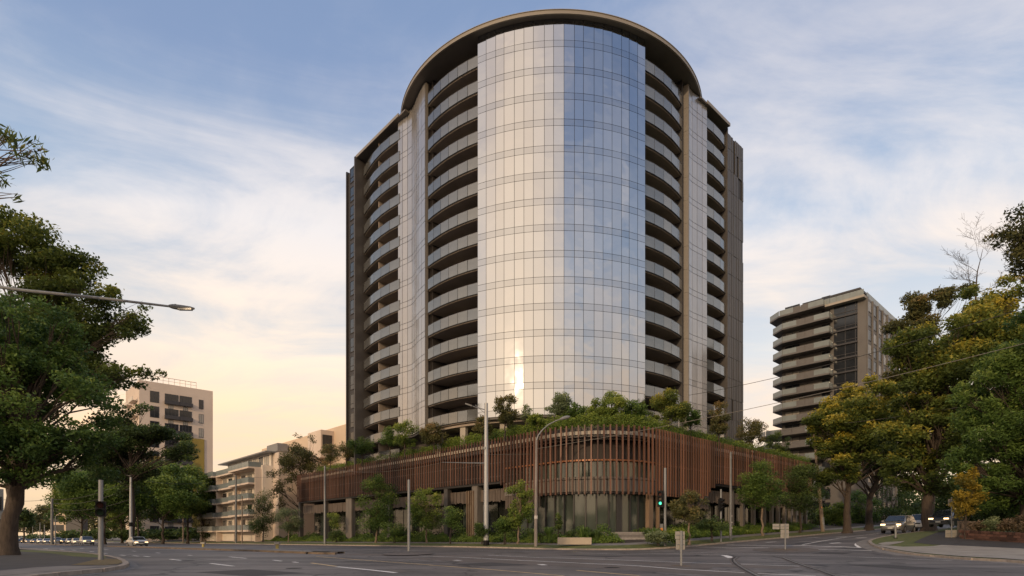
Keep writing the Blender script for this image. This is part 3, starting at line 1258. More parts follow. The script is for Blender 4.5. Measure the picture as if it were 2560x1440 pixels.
# concrete panels and glass panes of the corner, each its own piece
me_gp = box_me('concrete_panel', 0.66, 0.14, 1.25, M['grey_panel'])
me_bp = box_me('band_pane', 1.36, 0.06, 1.60, M['podium_glass'])
d = LOW0 + 0.35
while d < LOW1:
    p, a = upright(d, 0.9, 0, 0, 0, 0)
    link('concrete_panel', me_gp, podium, Vector((p.x, p.y, Z0 + 5.27 + random.uniform(-.012, .012))) - PB, (0, 0, a))
    d += 0.70
d = LOW0 + 0.7
while d < LOW1:
    p, a = upright(d, 1.15, 0, 0, 0, 0)
    link('band_pane', me_bp, podium, Vector((p.x, p.y, Z0 + 7.02)) - PB, (random.gauss(0, .004), 0, a + random.gauss(0, .012)))
    d += 1.42
b = MB()
b.wall(sub(LOW0, LOW1, 0.6, 1.3), Z0 + 4.6, Z0 + 8.0, 0.2)
b.build('back_wall', M['podium_wall'], podium)

# ground floor glazing of the corner
G0, G1 = 109.5 - 49.0, LEFT_END + ARC + 2.0
n = round((G1 - G0) / 1.45)
step = (G1 - G0) / n
me_pane = box_me('glass_pane', step * 0.93, 0.06, 4.15, M['podium_glass'])
me_mul = box_me('mullion', 0.13, 0.26, 4.2, M['slab_edge'])
ENTRY = None
for i in range(n):
    dd = G0 + step * (i + 0.5)
    p, a = upright(dd, 1.5, 0, 0, 0, 0)
    link('glass_pane', me_pane, podium, Vector((p.x, p.y, Z0 + 0.36 + 2.08)) - PB, (0, 0, a + random.gauss(0, .008)))
    p, a = upright(dd - step / 2, 1.42, 0, 0, 0, 0)
    link('mullion', me_mul, podium, Vector((p.x, p.y, Z0 + 0.36 + 2.1)) - PB, (0, 0, a))
    px = CX_PX + F_PX * p.x / p.y
    if 1535 < px < 1562:
        me_d = box_me('door_frame', 0.62, 0.22, 4.15, M['slab_edge'])
        link('door_frame', me_d, podium, Vector((p.x, p.y, Z0 + 0.36 + 2.08)) - PB, (0, 0, a))
        ENTRY = dd
b = MB()
b.wall(sub(G0 - 0.2, G1 + 0.2, 0.6, 1.2), Z0 - 1.2, Z0 + 0.36, 0.9)
b.build('plinth', M['slab_edge'], podium)
# ground floor of the two wings: recessed panes and wall panels
k = 0
for (a0, a1, zb, wd) in ((1.0, G0 - 0.6, Z0 - 1.1, 2.4), (G1 + 0.6, LEN - 0.5, Z0 + 0.2, 2.2)):
    n = int((a1 - a0) / wd)
    for i in range(n):
        dd = a0 + (i + 0.5) * (a1 - a0) / n
        s_here = 0
        p, ang = upright(dd, 3.1, 0, 0, 0, 0)
        zz = zb
        h = Z0 + 6.1 - zz
        kind = 'dark_glass' if (i * 7 + k) % 6 != 1 else 'podium_glass'
        key = ('wing_pane', kind, round(h, 1))
        if key not in PANELS:
            PANELS[key] = box_me('glass_pane', (a1 - a0) / n - 0.16, 0.08, h, M[kind])
        link('glass_pane', PANELS[key], podium, Vector((p.x, p.y, zz + h / 2)) - PB, (0, 0, ang + random.gauss(0, .01)))
    k += 1
# columns: broad ones in front of the left wing, a row of pale blades along the right wing
def column(d, off, w, dep, z0, z1, m):
    p, u = fat(d, off)
    bb = MB().box((p.x, p.y, (z0 + z1) / 2), (w, dep, z1 - z0), math.atan2(u.y, u.x))
    return bb.build('column', m, podium)


def d_left(px):
    r = (px - CX_PX) / F_PX
    y = FT / (VX * r + VY)
    return 109.5 - (UX * r + UY) * y


def d_right(px):
    r = (px - CX_PX) / F_PX
    y = FS / (UX * r + UY)
    return LEFT_END + PI / 2 * FR + (VX * r + VY) * y - FT - FR


for px, w in ((743, 0.8), (806, 0.7), (866, 2.0), (965, 0.8), (1108, 0.8)):
    column(d_left(px), 0.75, w, 0.7, -1.2, Z0 + 6.2, M['grey_panel'] if w > 1 else M['bronze'])
column(d_left(1180), 0.85, 1.1, 0.9, -0.5, Z0 + 6.2, M['grey_panel'])
for px in (1163, 1168, 1173, 1178):
    column(d_left(px), 0.3, 0.09, 0.16, -0.2, Z0 + 5.6, M['timber'])
for px in (1650, 1672):
    r = d_right(px)
    column(LEFT_END + ARC + (0.4 if px < 1660 else 2.0), 0.8, 0.16 if px > 1660 else 0.7, 0.5, 0.2, Z0 + 4.5, M['timber'])
for px in (1845, 1872, 1899, 1925, 1944, 1960, 1976, 1990, 2003, 2016, 2028):
    column(d_right(px), 0.9, 0.55, 0.45, 0.3, Z0 + 6.2, M['grey_panel'])

# the screen of fins
short = box_me('fin', 0.12, 0.12, 5.15, M['fin'])
long_ = box_me('fin', 0.14, 0.20, 7.25, M['fin'])
d = 0.1
nf = 0
while d < LEN:
    lowc = LOW0 < d < LOW1
    p, u = fat(d)
    a = math.atan2(u.y, u.x)
    if lowc:
        z0 = 4.28
        for q, zq in ((LOW0 + 0.5, 5.9), (LOW0 + 1.3, 5.3), (LOW0 + 2.2, 4.8), (LOW1 - 0.6, 5.8), (LOW1 - 1.4, 5.2), (LOW1 - 2.2, 4.7)):
            if abs(d - q) < 0.45:
                z0 = zq
        o = link('fin', long_, podium, Vector((p.x, p.y, Z0 + z0 + 3.625)) - PB, (random.gauss(0, .003), random.gauss(0, .003), a + random.gauss(0, .05)))
        if z0 > 4.3:
            o.scale.z = (11.53 - z0) / 7.25
            o.location.z = Z0 + (11.53 + z0) / 2 - PB.z
    else:
        link('fin', short, podium, Vector((p.x, p.y, Z0 + 6.4 + 2.575 + random.uniform(-.02, .02))) - PB, (random.gauss(0, .002), random.gauss(0, .002), a + random.gauss(0, .03)))
    nf += 1
    edge = min(abs(d - LEFT_END), abs(d - LEFT_END - ARC))
    d += (0.66 if LEFT_END - 1 < d < LEFT_END + ARC + 0.5 else 0.55)
for z in (7.0, 8.6, 10.2):
    for (a0, a1) in ((0.0, LOW0 + 3), (LOW1 - 3, LEN)):
        b = MB().wall(sub(a0, a1, 1.0, 0.2), Z0 + z, Z0 + z + 0.09, 0.09)
        b.build('rail', M['bronze'], podium)
b = MB().wall(sub(LOW0 + 3, LOW1 - 3, 0.6, 0.2), Z0 + 10.3, Z0 + 10.4, 0.5)
b.build('rail', M['bronze_dark'], podium)
# lower timber screens, slats too thin to pick apart one by one
for (a0, a1) in ((d_left(746), d_left(803)), (d_left(809), d_left(858)), (d_left(875), d_left(960)), (d_left(970), d_left(1104)), (d_left(1112), LOW0 + 6.0), (LOW1 - 5.0, LEN - 0.3)):
    b = MB()
    d = a0
    while d < a1:
        p, u = fat(d, 0.95 + random.uniform(-.03, .03))
        zt = 5.62 - (0.9 if LOW0 < d < LOW1 else 0)
        ln = 1.5 + random.uniform(-.1, .12)
        b.box((p.x, p.y, Z0 + zt - ln / 2), (0.2, 0.08, ln), math.atan2(u.y, u.x))
        d += 0.29
    o = b.build('slat', M['screen'], podium)
    o["kind"] = "stuff"
# end face of the left wing, clad the same way
b = MB()
p0, p1 = st(109.45, 45.7), st(109.45, 56)
b.bar((p0.x, p0.y, Z0 + 8.7), (p1.x, p1.y, Z0 + 8.7), 0.3, 5.0)
b.build('end_wall', M['podium_wall'], podium)

# steps up to the entrance
ent, eu = fat(ENTRY, 1.3)
eo = Vector((eu.y, -eu.x))
step_t = thing('entrance_steps', (ent.x, ent.y, 0.4), 'broad pale stone steps up to the glass entrance at the podium corner', 'steps')
zt = Z0 + 0.34
gz = on_ground(*(ent + eo * 5.2)).z + 0.50
ns = 6
for k in range(ns):
    z1 = zt - (zt - gz) * k / ns
    w = 7.4 + 0.2 * k
    c = ent + eo * (0.35 + 0.42 * k + (0.55 if k == 0 else 0))
    dep = 1.6 if k == 0 else 0.44
    c = ent + eo * (0.8 if k == 0 else 1.6 + 0.42 * (k - 1) + 0.21) - eu * 0.1
    bb = MB().box((c.x, c.y, z1 - 0.5), (w, dep, 1.0), math.atan2(eu.y, eu.x))
    bb.build('step', M['step'], step_t)

# ------------------------------------------------------------------ the other buildings
M['cream'] = mat('cream_render', (0.62, 0.51, 0.42), 0.8, var=0.10, scale=0.12, detail=8)
M['cream2'] = mat('peach_render', (0.62, 0.48, 0.35), 0.8, var=0.08, scale=0.12, detail=8)
M['beige'] = mat('beige_render', (0.64, 0.57, 0.49), 0.8, var=0.10, scale=0.2, detail=8)
M['penthouse_wall'] = mat('taupe_wall', (0.20, 0.165, 0.14), 0.75, var=0.12, scale=0.4)  # even taupe of the penthouse walls
M['green_glass'] = mat('pale_green_glass', (0.19, 0.215, 0.21), 0.38, var=0.15, scale=0.5, spec=0.9)
M['win'] = mat('window_glass', (0.022, 0.025, 0.03), 0.08, var=0.3, scale=0.4, spec=0.5)
M['win_pale'] = mat('curtained_window', (0.30, 0.28, 0.25), 0.25, var=0.15, scale=0.9, spec=0.8)
M['charcoal'] = mat('charcoal_metal', (0.04, 0.038, 0.042), 0.5, var=0.15)
M['olive'] = mat('olive_panel', (0.26, 0.19, 0.035), 0.6, var=0.18, scale=0.25)
M['lime'] = mat('lime_panel', (0.22, 0.25, 0.04), 0.55, var=0.3, scale=0.3)
M['taupe'] = mat('taupe_balcony', (0.125, 0.115, 0.108), 0.6, var=0.1, scale=0.3)
M['grey_metal'] = mat('grey_metal', (0.20, 0.20, 0.20), 0.45, var=0.1)


class Face:
    """A building face: origin o (plan), direction u (plan unit), outward normal n; pieces in (along, up) metres."""

    def __init__(self, o, u, n):
        self.o, self.u, self.n = Vector(o), Vector(u).normalized(), Vector(n).normalized()

    def p(self, x, out=0.0):
        return self.o + self.u * x + self.n * out

    def box(self, b, x0, x1, z0, z1, o0, o1, m=None):
        c = self.p((x0 + x1) / 2, (o0 + o1) / 2)
        return b.box((c.x, c.y, (z0 + z1) / 2), (x1 - x0, o1 - o0, z1 - z0), math.atan2(self.u.y, self.u.x), m)


def window(face, x0, x1, z0, z1, parent, glass, frame='charcoal', fw=0.09, bars=1):
    b = MB()
    face.box(b, x0, x1, z1 - fw, z1, 0.003, 0.07)
    face.box(b, x0, x1, z0, z0 + fw, 0.003, 0.09)
    face.box(b, x0, x0 + fw, z0 + fw, z1 - fw, 0.003, 0.07)
    face.box(b, x1 - fw, x1, z0 + fw, z1 - fw, 0.003, 0.07)
    for k in range(1, bars + 1):
        x = x0 + (x1 - x0) * k / (bars + 1)
        face.box(b, x - fw / 2, x + fw / 2, z0 + fw, z1 - fw, 0.003, 0.068)
    w = b.build('window', M[frame], parent)
    g = MB()
    face.box(g, x0 + 0.02, x1 - 0.02, z0 + 0.02, z1 - 0.02, 0.004, 0.03)
    g.build('window_pane', M[glass], w)
    return w


# ---- pale tall block far along the boulevard
A0 = Vector((-116.5, 180.0))
V2, U2 = Vector((VX, VY)), Vector((UX, UY))
bl = thing('apartment_block', (A0.x, A0.y, -1.5), 'tall pale concrete apartment block with olive panels rising behind the boulevard trees', 'building')
f = Face(A0, V2, -U2)
W, TOP = 21.2, EYE + 48.6
b = MB()
b.prism([f.p(0).to_tuple(), f.p(W).to_tuple(), f.p(W, -22).to_tuple(), f.p(0, -22).to_tuple()], -4, TOP)
b.build('wall', M['cream'], bl)
b = MB()
for z in range(10):
    f.box(b, 0, W, TOP - 4.75 * z - 2.62, TOP - 4.75 * z - 2.56, 0.0, 0.03)
b.build('floor_joint', M['beige'], bl)
b = MB()
f.box(b, 0.0, W, TOP, TOP + 0.5, -22, -21.7)
b.build('parapet', M['cream'], bl)
b = MB()
for x in np.arange(0.2, 16.4, 1.6):
    f.box(b, x - 0.05, x + 0.05, TOP + 0.002, TOP + 2.0, -0.4, -0.3)
f.box(b, 0.2, 16.3, TOP + 1.95, TOP + 2.1, -0.42, -0.28)
f.box(b, 0.2, 16.3, TOP + 1.0, TOP + 1.06, -0.42, -0.28)
b.build('roof_railing', M['cream'], bl)
for k in range(14):
    zt = TOP - 5.0 - 4.75 * k
    if zt < 2:
        break
    if k < 13:
        window(f, 2.9, 5.4, zt - 1.5, zt + 2.1, bl, 'win')
        if k < 3:
            window(f, 16.9, 18.3, zt - 1.6, zt + 1.5, bl, 'win_pale' if k in (1, 2) else 'win')
    for (x0, x1) in ((7.0, 10.9), (11.2, 14.8)):
        window(f, x0, x1, zt - 0.6, zt + 1.9, bl, 'win', bars=3)
        b = MB()
        f.box(b, x0 - 0.1, x1 + 0.1, zt - 1.5, zt - 1.3, 0.004, 1.1)
        f.box(b, x0 - 0.1, x1 + 0.1, zt - 1.3, zt - 0.35, 1.0, 1.1)
        f.box(b, x0 - 0.1, x0, zt - 1.3, zt - 0.35, 0.004, 1.0)
        f.box(b, x1, x1 + 0.1, zt - 1.3, zt - 0.35, 0.004, 1.0)
        b.build('balcony', M['charcoal'], bl)
        window(f, x0 + 1.0, x0 + 2.4, zt - 2.85, zt - 1.65, bl, 'win_pale')
for (x0, x1, z0, z1, mm) in ((14.9, 18.5, 4, TOP - 16.6, 'olive'), (11.3, 14.8, TOP - 20.6, TOP - 16.4, 'lime'), (2.2, 5.6, TOP - 28.5, TOP - 23.5, 'olive'), (2.4, 5.8, TOP - 36.0, TOP - 32.2, 'lime')):
    b = MB()
    f.box(b, x0, x1, z0, z1, 0.01, 0.30)
    b.build('facade_panel', M[mm], bl)
# balconies down the far side face
f2 = Face(A0, U2, -V2)
for k in range(10):
    b = MB()
    z = TOP - 6.2 - 4.75 * k
    f2.box(b, 2.0, 9.0, z, z + 0.2, 0.004, 1.5)
    f2.box(b, 2.0, 9.0, z + 0.2, z + 1.2, 1.4, 1.5)
    f2.box(b, 11.0, 18.0, z, z + 0.2, 0.004, 1.5)
    f2.box(b, 11.0, 18.0, z + 0.2, z + 1.2, 1.4, 1.5)
    b.build('balcony', M['beige'], bl)

# ---- mid rise with glass balconies between the block and the podium
mrt = 43.6
MR = thing('apartment_building', (*st(122, mrt).to_2d(), 0.0), 'five storey beige apartment building with pale green glass balconies', 'building')
f = Face(st(164, mrt).to_2d(), -U2, -V2)                 # x grows towards the camera
L_, H = 45.0, 3.28
TOPM = EYE + 14.2
b = MB()
b.prism([f.p(0).to_tuple(), f.p(L_ - 4).to_tuple(), f.p(L_ - 4, -16).to_tuple(), f.p(0, -16).to_tuple()], -4, TOPM + 0.4)
b.build('wall', M['beige'], MR)
fe = Face(f.p(L_ - 4), V2, -U2)
b = MB()
fe.box(b, 2.2, 16, -3, TOPM + 3.0, 0.004, 3.0)
b.build('end_wall', M['cream'], MR)
b = MB()
for z in range(5):
    fe.box(b, 2.2, 16, TOPM - 0.1 - H * z, TOPM + 0.0 - H * z, 3.0, 3.04)
b.build('floor_joint', M['beige'], MR)
b = MB()
f.box(b, 12, L_ - 4.5, TOPM + 0.41, TOPM + 3.1, -10, -1.9)
b.build('penthouse', M['beige'], MR)
b = MB()
f.box(b, 10, L_ - 3, TOPM + 3.1, TOPM + 3.35, -11, -0.2)
b.build('penthouse_roof', M['grey_metal'], MR)
for i in range(8):
    window(Face(f.p(0, -1.9), f.u, f.n), 13.0 + i * 3.4, 15.6 + i * 3.4, TOPM + 0.6, TOPM + 2.8, MR, 'win_pale' if i % 3 else 'win', 'grey_metal')
for k in range(5):
    z = TOPM - H * k
    for i, (x0, x1, dep) in enumerate(((1.0, 14.0, 2.2), (14.4, 27.0, 1.5), (27.4, 40.2, 2.6))):
        if k == 0 and i == 0:
            pass
        b = MB()
        f.box(b, x0, x1, z - 0.35, z, 0.004, dep)
        s_ = b.build('balcony', M['cream'], MR)
        b = MB()
        f.box(b, x0, x1, z + 1.02, z + 1.09, dep - 0.09, dep - 0.01)
        b.build('handrail', M['grey_metal'], s_)
        npn = 6
        for j in range(npn):
            q0, q1 = x0 + (x1 - x0) * j / npn + 0.03, x0 + (x1 - x0) * (j + 1) / npn - 0.03
            b = MB()
            f.box(b, q0, q1, z + 0.004, z + 1.01, dep - 0.07, dep - 0.03)
            b.build('balustrade_panel', M['green_glass'], s_)
        b = MB()
        f.box(b, x1 - 0.07, x1 - 0.03, z + 0.004, z + 1.01, 0.05, dep - 0.09)
        b.build('balustrade_panel', M['green_glass'], s_)
        if k > 0:
            for q in range(3):
                xx = x0 + 0.6 + q * (x1 - x0 - 0.4) / 3
                window(f, xx, xx + 2.6, z + 0.05, z + 2.35, MR, 'win_pale' if (q + k + i) % 3 else 'win', 'grey_metal')
for x in (0.7, 14.2, 27.2, 40.4):
    b = MB()
    f.box(b, x - 0.14, x + 0.14, -2, TOPM - 0.36, 0.005, 1.35)
    b.build('fin_wall', M['cream'], MR)

# ---- peach flank wall and plant boxes behind it
pb = thing('flats', (*st(118, 62).to_2d(), 0), 'long plain peach coloured building with rooftop boxes behind the beige flats', 'building')
f = Face(st(160, 56.5).to_2d(), -U2, -V2)
b = MB()
f.box(b, 0, 64, -2, EYE + 23.2, -12, 0)
b.build('wall', M['cream2'], pb)
b = MB()
f.box(b, 49, 54, EYE + 23.2, EYE + 24.6, -9, -3)
b.build('roof_box', M['cream2'], pb)
b = MB()
f.box(b, 36.5, 43.0, EYE + 16.5, EYE + 22.4, 0.01, 3.0)
box_ = b.build('stair_box', M['cream'], pb)
fe = Face(f.p(43.0, 0.0), V2, -U2)
fe = Face(f.p(43.0, 3.0), -f.n, f.u)
window(fe, 0.35, 2.5, EYE + 17.6, EYE + 21.4, pb, 'win', bars=2)
b = MB()
f.box(b, 12.0, 19.0, EYE + 20.5, EYE + 22.4, 0.5, 3)
b.build('plant_unit', M['grey_metal'], pb)
b = MB()
f.box(b, 9.0, 11.6, EYE + 20.0, EYE + 21.4, 0.5, 2.5)
b.build('plant_unit', M['charcoal'], pb)

# ---- dark slim block glimpsed down the boulevard, and a grey corner building at the left edge
ds = thing('office_block', (*ground(172, 1356).to_2d(), -2), 'slim dark and tan block glimpsed between the left tree and the boulevard trees', 'building')
g0 = ray(162, 1338, 205).to_2d()
f = Face(g0, Vector((1, 0)), Vector((0, -1)))
b = MB()
f.box(b, -4.5, 0.6, -4, EYE + 19.0, -3, 0)
b.build('wall', M['cream2'], ds)
b = MB()
f.box(b, 0.6, 6.0, -4, EYE + 24, -3, 0.3)
b.build('tower_slab', M['charcoal'], ds)
for k in range(5):
    window(f, -3.9, -0.3, EYE + 1.5 + 3.2 * k, EYE + 3.7 + 3.2 * k, ds, 'win', bars=2)
q0 = ray(9, 1338, 75).to_2d()
gb = thing('shop_building', (*q0, 0), 'grey blue building at the left edge behind the big trunk', 'building')
b = MB()
b.prism([q0.to_tuple(), (q0 + U2 * 24).to_tuple(), (q0 + U2 * 24 - V2 * 14).to_tuple(), (q0 - V2 * 14).to_tuple()], -2, EYE + 6.0)
b.build('wall', mat('grey_blue_wall', (0.17, 0.185, 0.20), 0.7, var=0.15, scale=0.4), gb)
f = Face(q0, -V2, -U2)
for k in range(2):
    window(f, 0.15, 2.6, EYE + 0.3 + 2.9 * k, EYE + 2.1 + 2.9 * k, gb, 'win')

# ---- dark apartment tower on the right with stacked balconies
r0 = Vector((75.6, 123.0))
rt = thing('apartment_tower', (r0.x, r0.y, 3), 'taupe apartment tower with stacked wrap round balconies above the right hand trees', 'tower')
fl = Face(r0, U2, -V2)                                  # left face, x grows away along the boulevard direction
fr = Face(r0, V2, -U2)                                  # right face
TOPR = EYE + 51.0
b = MB()
b.prism([r0.to_tuple(), fr.p(24).to_tuple(), (fr.p(24) + U2 * 17.5).to_tuple(), fl.p(17.5).to_tuple()], 0, TOPR)
b.build('wall', M['taupe'], rt)
b = MB()
fl.box(b, 2.0, 15.2, TOPR, TOPR + 2.6, -14, -2.4)
b.build('penthouse', M['penthouse_wall'], rt)
b = MB()
fl.box(b, 1.6, 13.6, TOPR + 2.6, TOPR + 3.0, -15, -1.8)
b.build('penthouse_roof', M['charcoal'], rt)
b = MB()
fl.box(b, -0.1, 8.0, TOPR - 0.5, TOPR, 0.004, 1.6)
so = b.build('roof_terrace', M['pale_concrete'], rt)
for j in range(6):
    b = MB()
    fl.box(b, 0.0 + j * 1.34, 1.28 + j * 1.34, TOPR + 0.004, TOPR + 1.2, 1.5, 1.55)
    b.build('balustrade_panel', M['green_glass'], so)
NFL = 16
for k in range(NFL):
    z = TOPR - 0.1 - 3.07 * k
    x0, x1, dep = (6.4, 19.5, 2.6) if k else (7.6, 20.2, 2.6)
    if k >= 9:
        x0, x1, dep = 8.0, 23.0, 3.4
    b = MB()
    a_, c_ = fl.p(x0, 0.004), fl.p(x0, dep)
    d_, e_ = fl.p(x1 - 3.0, dep), fl.p(x1, 0.4)
    e2 = fl.p(x1, 0.004 - 5)
    poly = [a_, c_, d_, e_, e2, fl.p(17.6, -5), fl.p(17.6, 0.004)]
    b.prism([p.to_tuple() for p in poly], z - 0.35, z, 0)
    bal = b.build('balcony', M['taupe'], rt)
    path = [c_, d_, e_, e2]
    pth = [fl.p(x0 + 0.1, dep - 0.06), fl.p(x1 - 3.0, dep - 0.06), fl.p(x1 - 0.06, 0.4), fl.p(x1 - 0.06, -5)]
    # solid taupe upstand in the middle, glass at both ends
    segs = []
    xm0, xm1 = x0 + 3.2, x1 - 6.2
    for (q0, q1, mm, nm) in ((x0 + 0.05, xm0, 'green_glass', 'balustrade_panel'), (xm0, (xm0 + xm1) / 2 - .02, 'taupe', 'balustrade_panel'), ((xm0 + xm1) / 2 + .02, xm1, 'taupe', 'balustrade_panel'), (xm1, x1 - 3.1, 'green_glass', 'balustrade_panel')):
        b = MB()
        fl.box(b, q0 + 0.02, q1 - 0.02, z + 0.004, z + 1.15, dep - 0.1, dep - 0.04)
        b.build(nm, M[mm], bal)
    p_, q_ = pth[1], pth[2]
    b = MB().bar((p_.x, p_.y, z + 0.58), (q_.x, q_.y, z + 0.58), 0.05, 1.15)
    b.build('balustrade_panel', M['green_glass'], bal)
    p_, q_ = pth[2], pth[3]
    b = MB().bar((p_.x, p_.y, z + 0.58), (q_.x, q_.y, z + 0.58), 0.05, 1.15)
    b.build('balustrade_panel', M['green_glass'], bal)
    b = MB()
    fl.box(b, x0 + 0.05, x0 + 0.1, z + 0.004, z + 1.15, 0.05, dep - 0.12)
    b.build('balustrade_panel', M['green_glass'], bal)
    for (q0, q1, g) in ((13.5, 16.8, 'win_pale' if k % 3 else 'win'), (7.0, 8.8, 'win')):
        window(fl, q0, q1, z + 0.05, z + 2.5, rt, g)
    # dark glazed slot beside the corner pier
    if k < 11:
        b = MB()
        for q in (2.0, 4.0):
            fl.box(b, q - 0.05, q + 0.05, z - 3.0, z - 0.1, 0.06, 0.12)
        fl.box(b, 1.6, 6.3, z - 0.1, z + 0.25, 0.05, 0.4)
        fl.box(b, 1.6, 6.3, z - 2.2, z - 2.1, 0.06, 0.14)
        b.build('mullion', M['charcoal'], rt)
        b = MB()
        fl.box(b, 1.62, 6.28, z - 3.02, z - 0.1, 0.004, 0.05)
        b.build('slot_glass', M['win'], rt)
    # windows of the right face
    for j in range(6):
        window(fr, 1.3 + 3.75 * j, 3.6 + 3.75 * j, z - 2.7, z - 0.35, rt, 'win_pale' if (j + k) % 3 == 0 else 'win', bars=1)
b = MB()
for j in range(7):
    fr.box(b, 0.15 + 3.75 * j, 0.75 + 3.75 * j, 2, TOPR, 0.002, 0.28)
b.build('pier', M['taupe'], rt)
b = MB()
for j in range(8):
    fr.box(b, 1 + 3 * j, 3.9 + 3 * j, TOPR + 0.004, TOPR + 1.3, -0.15, -0.1)
b.build('roof_railing', M['green_glass'], rt)

# ------------------------------------------------------------------ trees, shrubs, hedges, ground cover
M['bark'] = mat('bark', (0.060, 0.044, 0.033), 0.9, var=0.4, scale=3.0, stretch=(3, 3, 0.5), bump=0.6)
M['bark_pale'] = mat('pale_bark', (0.17, 0.125, 0.09), 0.9, var=0.35, scale=3.0, stretch=(3, 3, 0.5), bump=0.5)
M['bark_dark'] = mat('dark_bark', (0.045, 0.034, 0.027), 0.95, var=0.35, scale=3.0, stretch=(3, 3, 0.5), bump=0.6)
M['leaf_dark'] = leaf_mat('dark_leaf', (0.022, 0.036, 0.012), (0.052, 0.078, 0.022), (0.120, 0.140, 0.036), 0.38)
M['leaf_green'] = leaf_mat('green_leaf', (0.026, 0.048, 0.012), (0.068, 0.108, 0.024), (0.150, 0.180, 0.040), 0.38)
M['leaf_fresh'] = leaf_mat('fresh_leaf', (0.042, 0.070, 0.016), (0.115, 0.150, 0.030), (0.250, 0.260, 0.055), 0.40)
M['leaf_gold'] = leaf_mat('sunlit_flowering_leaf', (0.030, 0.044, 0.012), (0.080, 0.102, 0.022), (0.290, 0.230, 0.034), 0.38)  # gold end holds flowers and sunlight painted onto crown tops
M['leaf_rust'] = leaf_mat('rusty_leaf', (0.034, 0.038, 0.016), (0.085, 0.084, 0.030), (0.190, 0.120, 0.045), 0.36)
M['leaf_grey'] = leaf_mat('grey_green_leaf', (0.050, 0.066, 0.036), (0.115, 0.140, 0.070), (0.200, 0.220, 0.115), 0.36)
M['leaf_hedge'] = leaf_mat('hedge_leaf', (0.024, 0.044, 0.010), (0.075, 0.115, 0.022), (0.160, 0.190, 0.034), 0.38)
M['leaf_yellow'] = leaf_mat('yellow_leaf', (0.045, 0.048, 0.012), (0.130, 0.100, 0.016), (0.230, 0.160, 0.020), 0.38)
M['leaf_purple'] = leaf_mat('bronze_leaf', (0.030, 0.026, 0.016), (0.080, 0.060, 0.036), (0.150, 0.105, 0.075), 0.3)


def leaves(cen, size, up=0.35, aspect=0.5, rng=RNG, droop=0.0):
    """Leaf blades (pointed four-corner faces) at the given centres, turned every way with a bias to face up."""
    n = len(cen)
    nrm = rng.normal(size=(n, 3))
    nrm /= np.linalg.norm(nrm, axis=1)[:, None]
    nrm[:, 2] = np.abs(nrm[:, 2]) * (1 - up) + up * 1.2
    nrm /= np.linalg.norm(nrm, axis=1)[:, None]
    a = rng.normal(size=(n, 3))
    a -= nrm * np.sum(a * nrm, axis=1)[:, None]
    a /= np.linalg.norm(a, axis=1)[:, None]
    a[:, 2] -= droop
    b = np.cross(nrm, a)
    sz = (size * rng.uniform(0.6, 1.35, n))[:, None]
    v = np.empty((n, 4, 3))
    v[:, 0] = cen - a * sz * 0.5
    v[:, 1] = cen + b * sz * aspect * 0.5 - a * sz * 0.05
    v[:, 2] = cen + a * sz * 0.5
    v[:, 3] = cen - b * sz * aspect * 0.5 - a * sz * 0.05
    return v


def leaf_object(name, V, tint, m, parent=None, loc=(0, 0, 0)):
    n = len(V)
    me = mesh_np(name, V.reshape(-1, 3), np.arange(n * 4), np.full(n, 4), [m], False, None, tint)
    return link(name, me, parent, loc)


def curve3(p, q, bend, n, rng):
    """Slightly wandering line from p to q that leaves p steeply."""
    p, q = np.array(p, float), np.array(q, float)
    L_ = np.linalg.norm(q - p)
    mid = (p + q) / 2 + np.array([0, 0, bend * L_]) + rng.normal(size=3) * 0.05 * L_
    u = np.linspace(0, 1, n)[:, None]
    pts = p * (1 - u) ** 2 + mid * 2 * u * (1 - u) + q * u * u
    pts[1:-1] += rng.normal(size=(n - 2, 3)) * 0.018 * L_
    return [tuple(x) for x in pts]


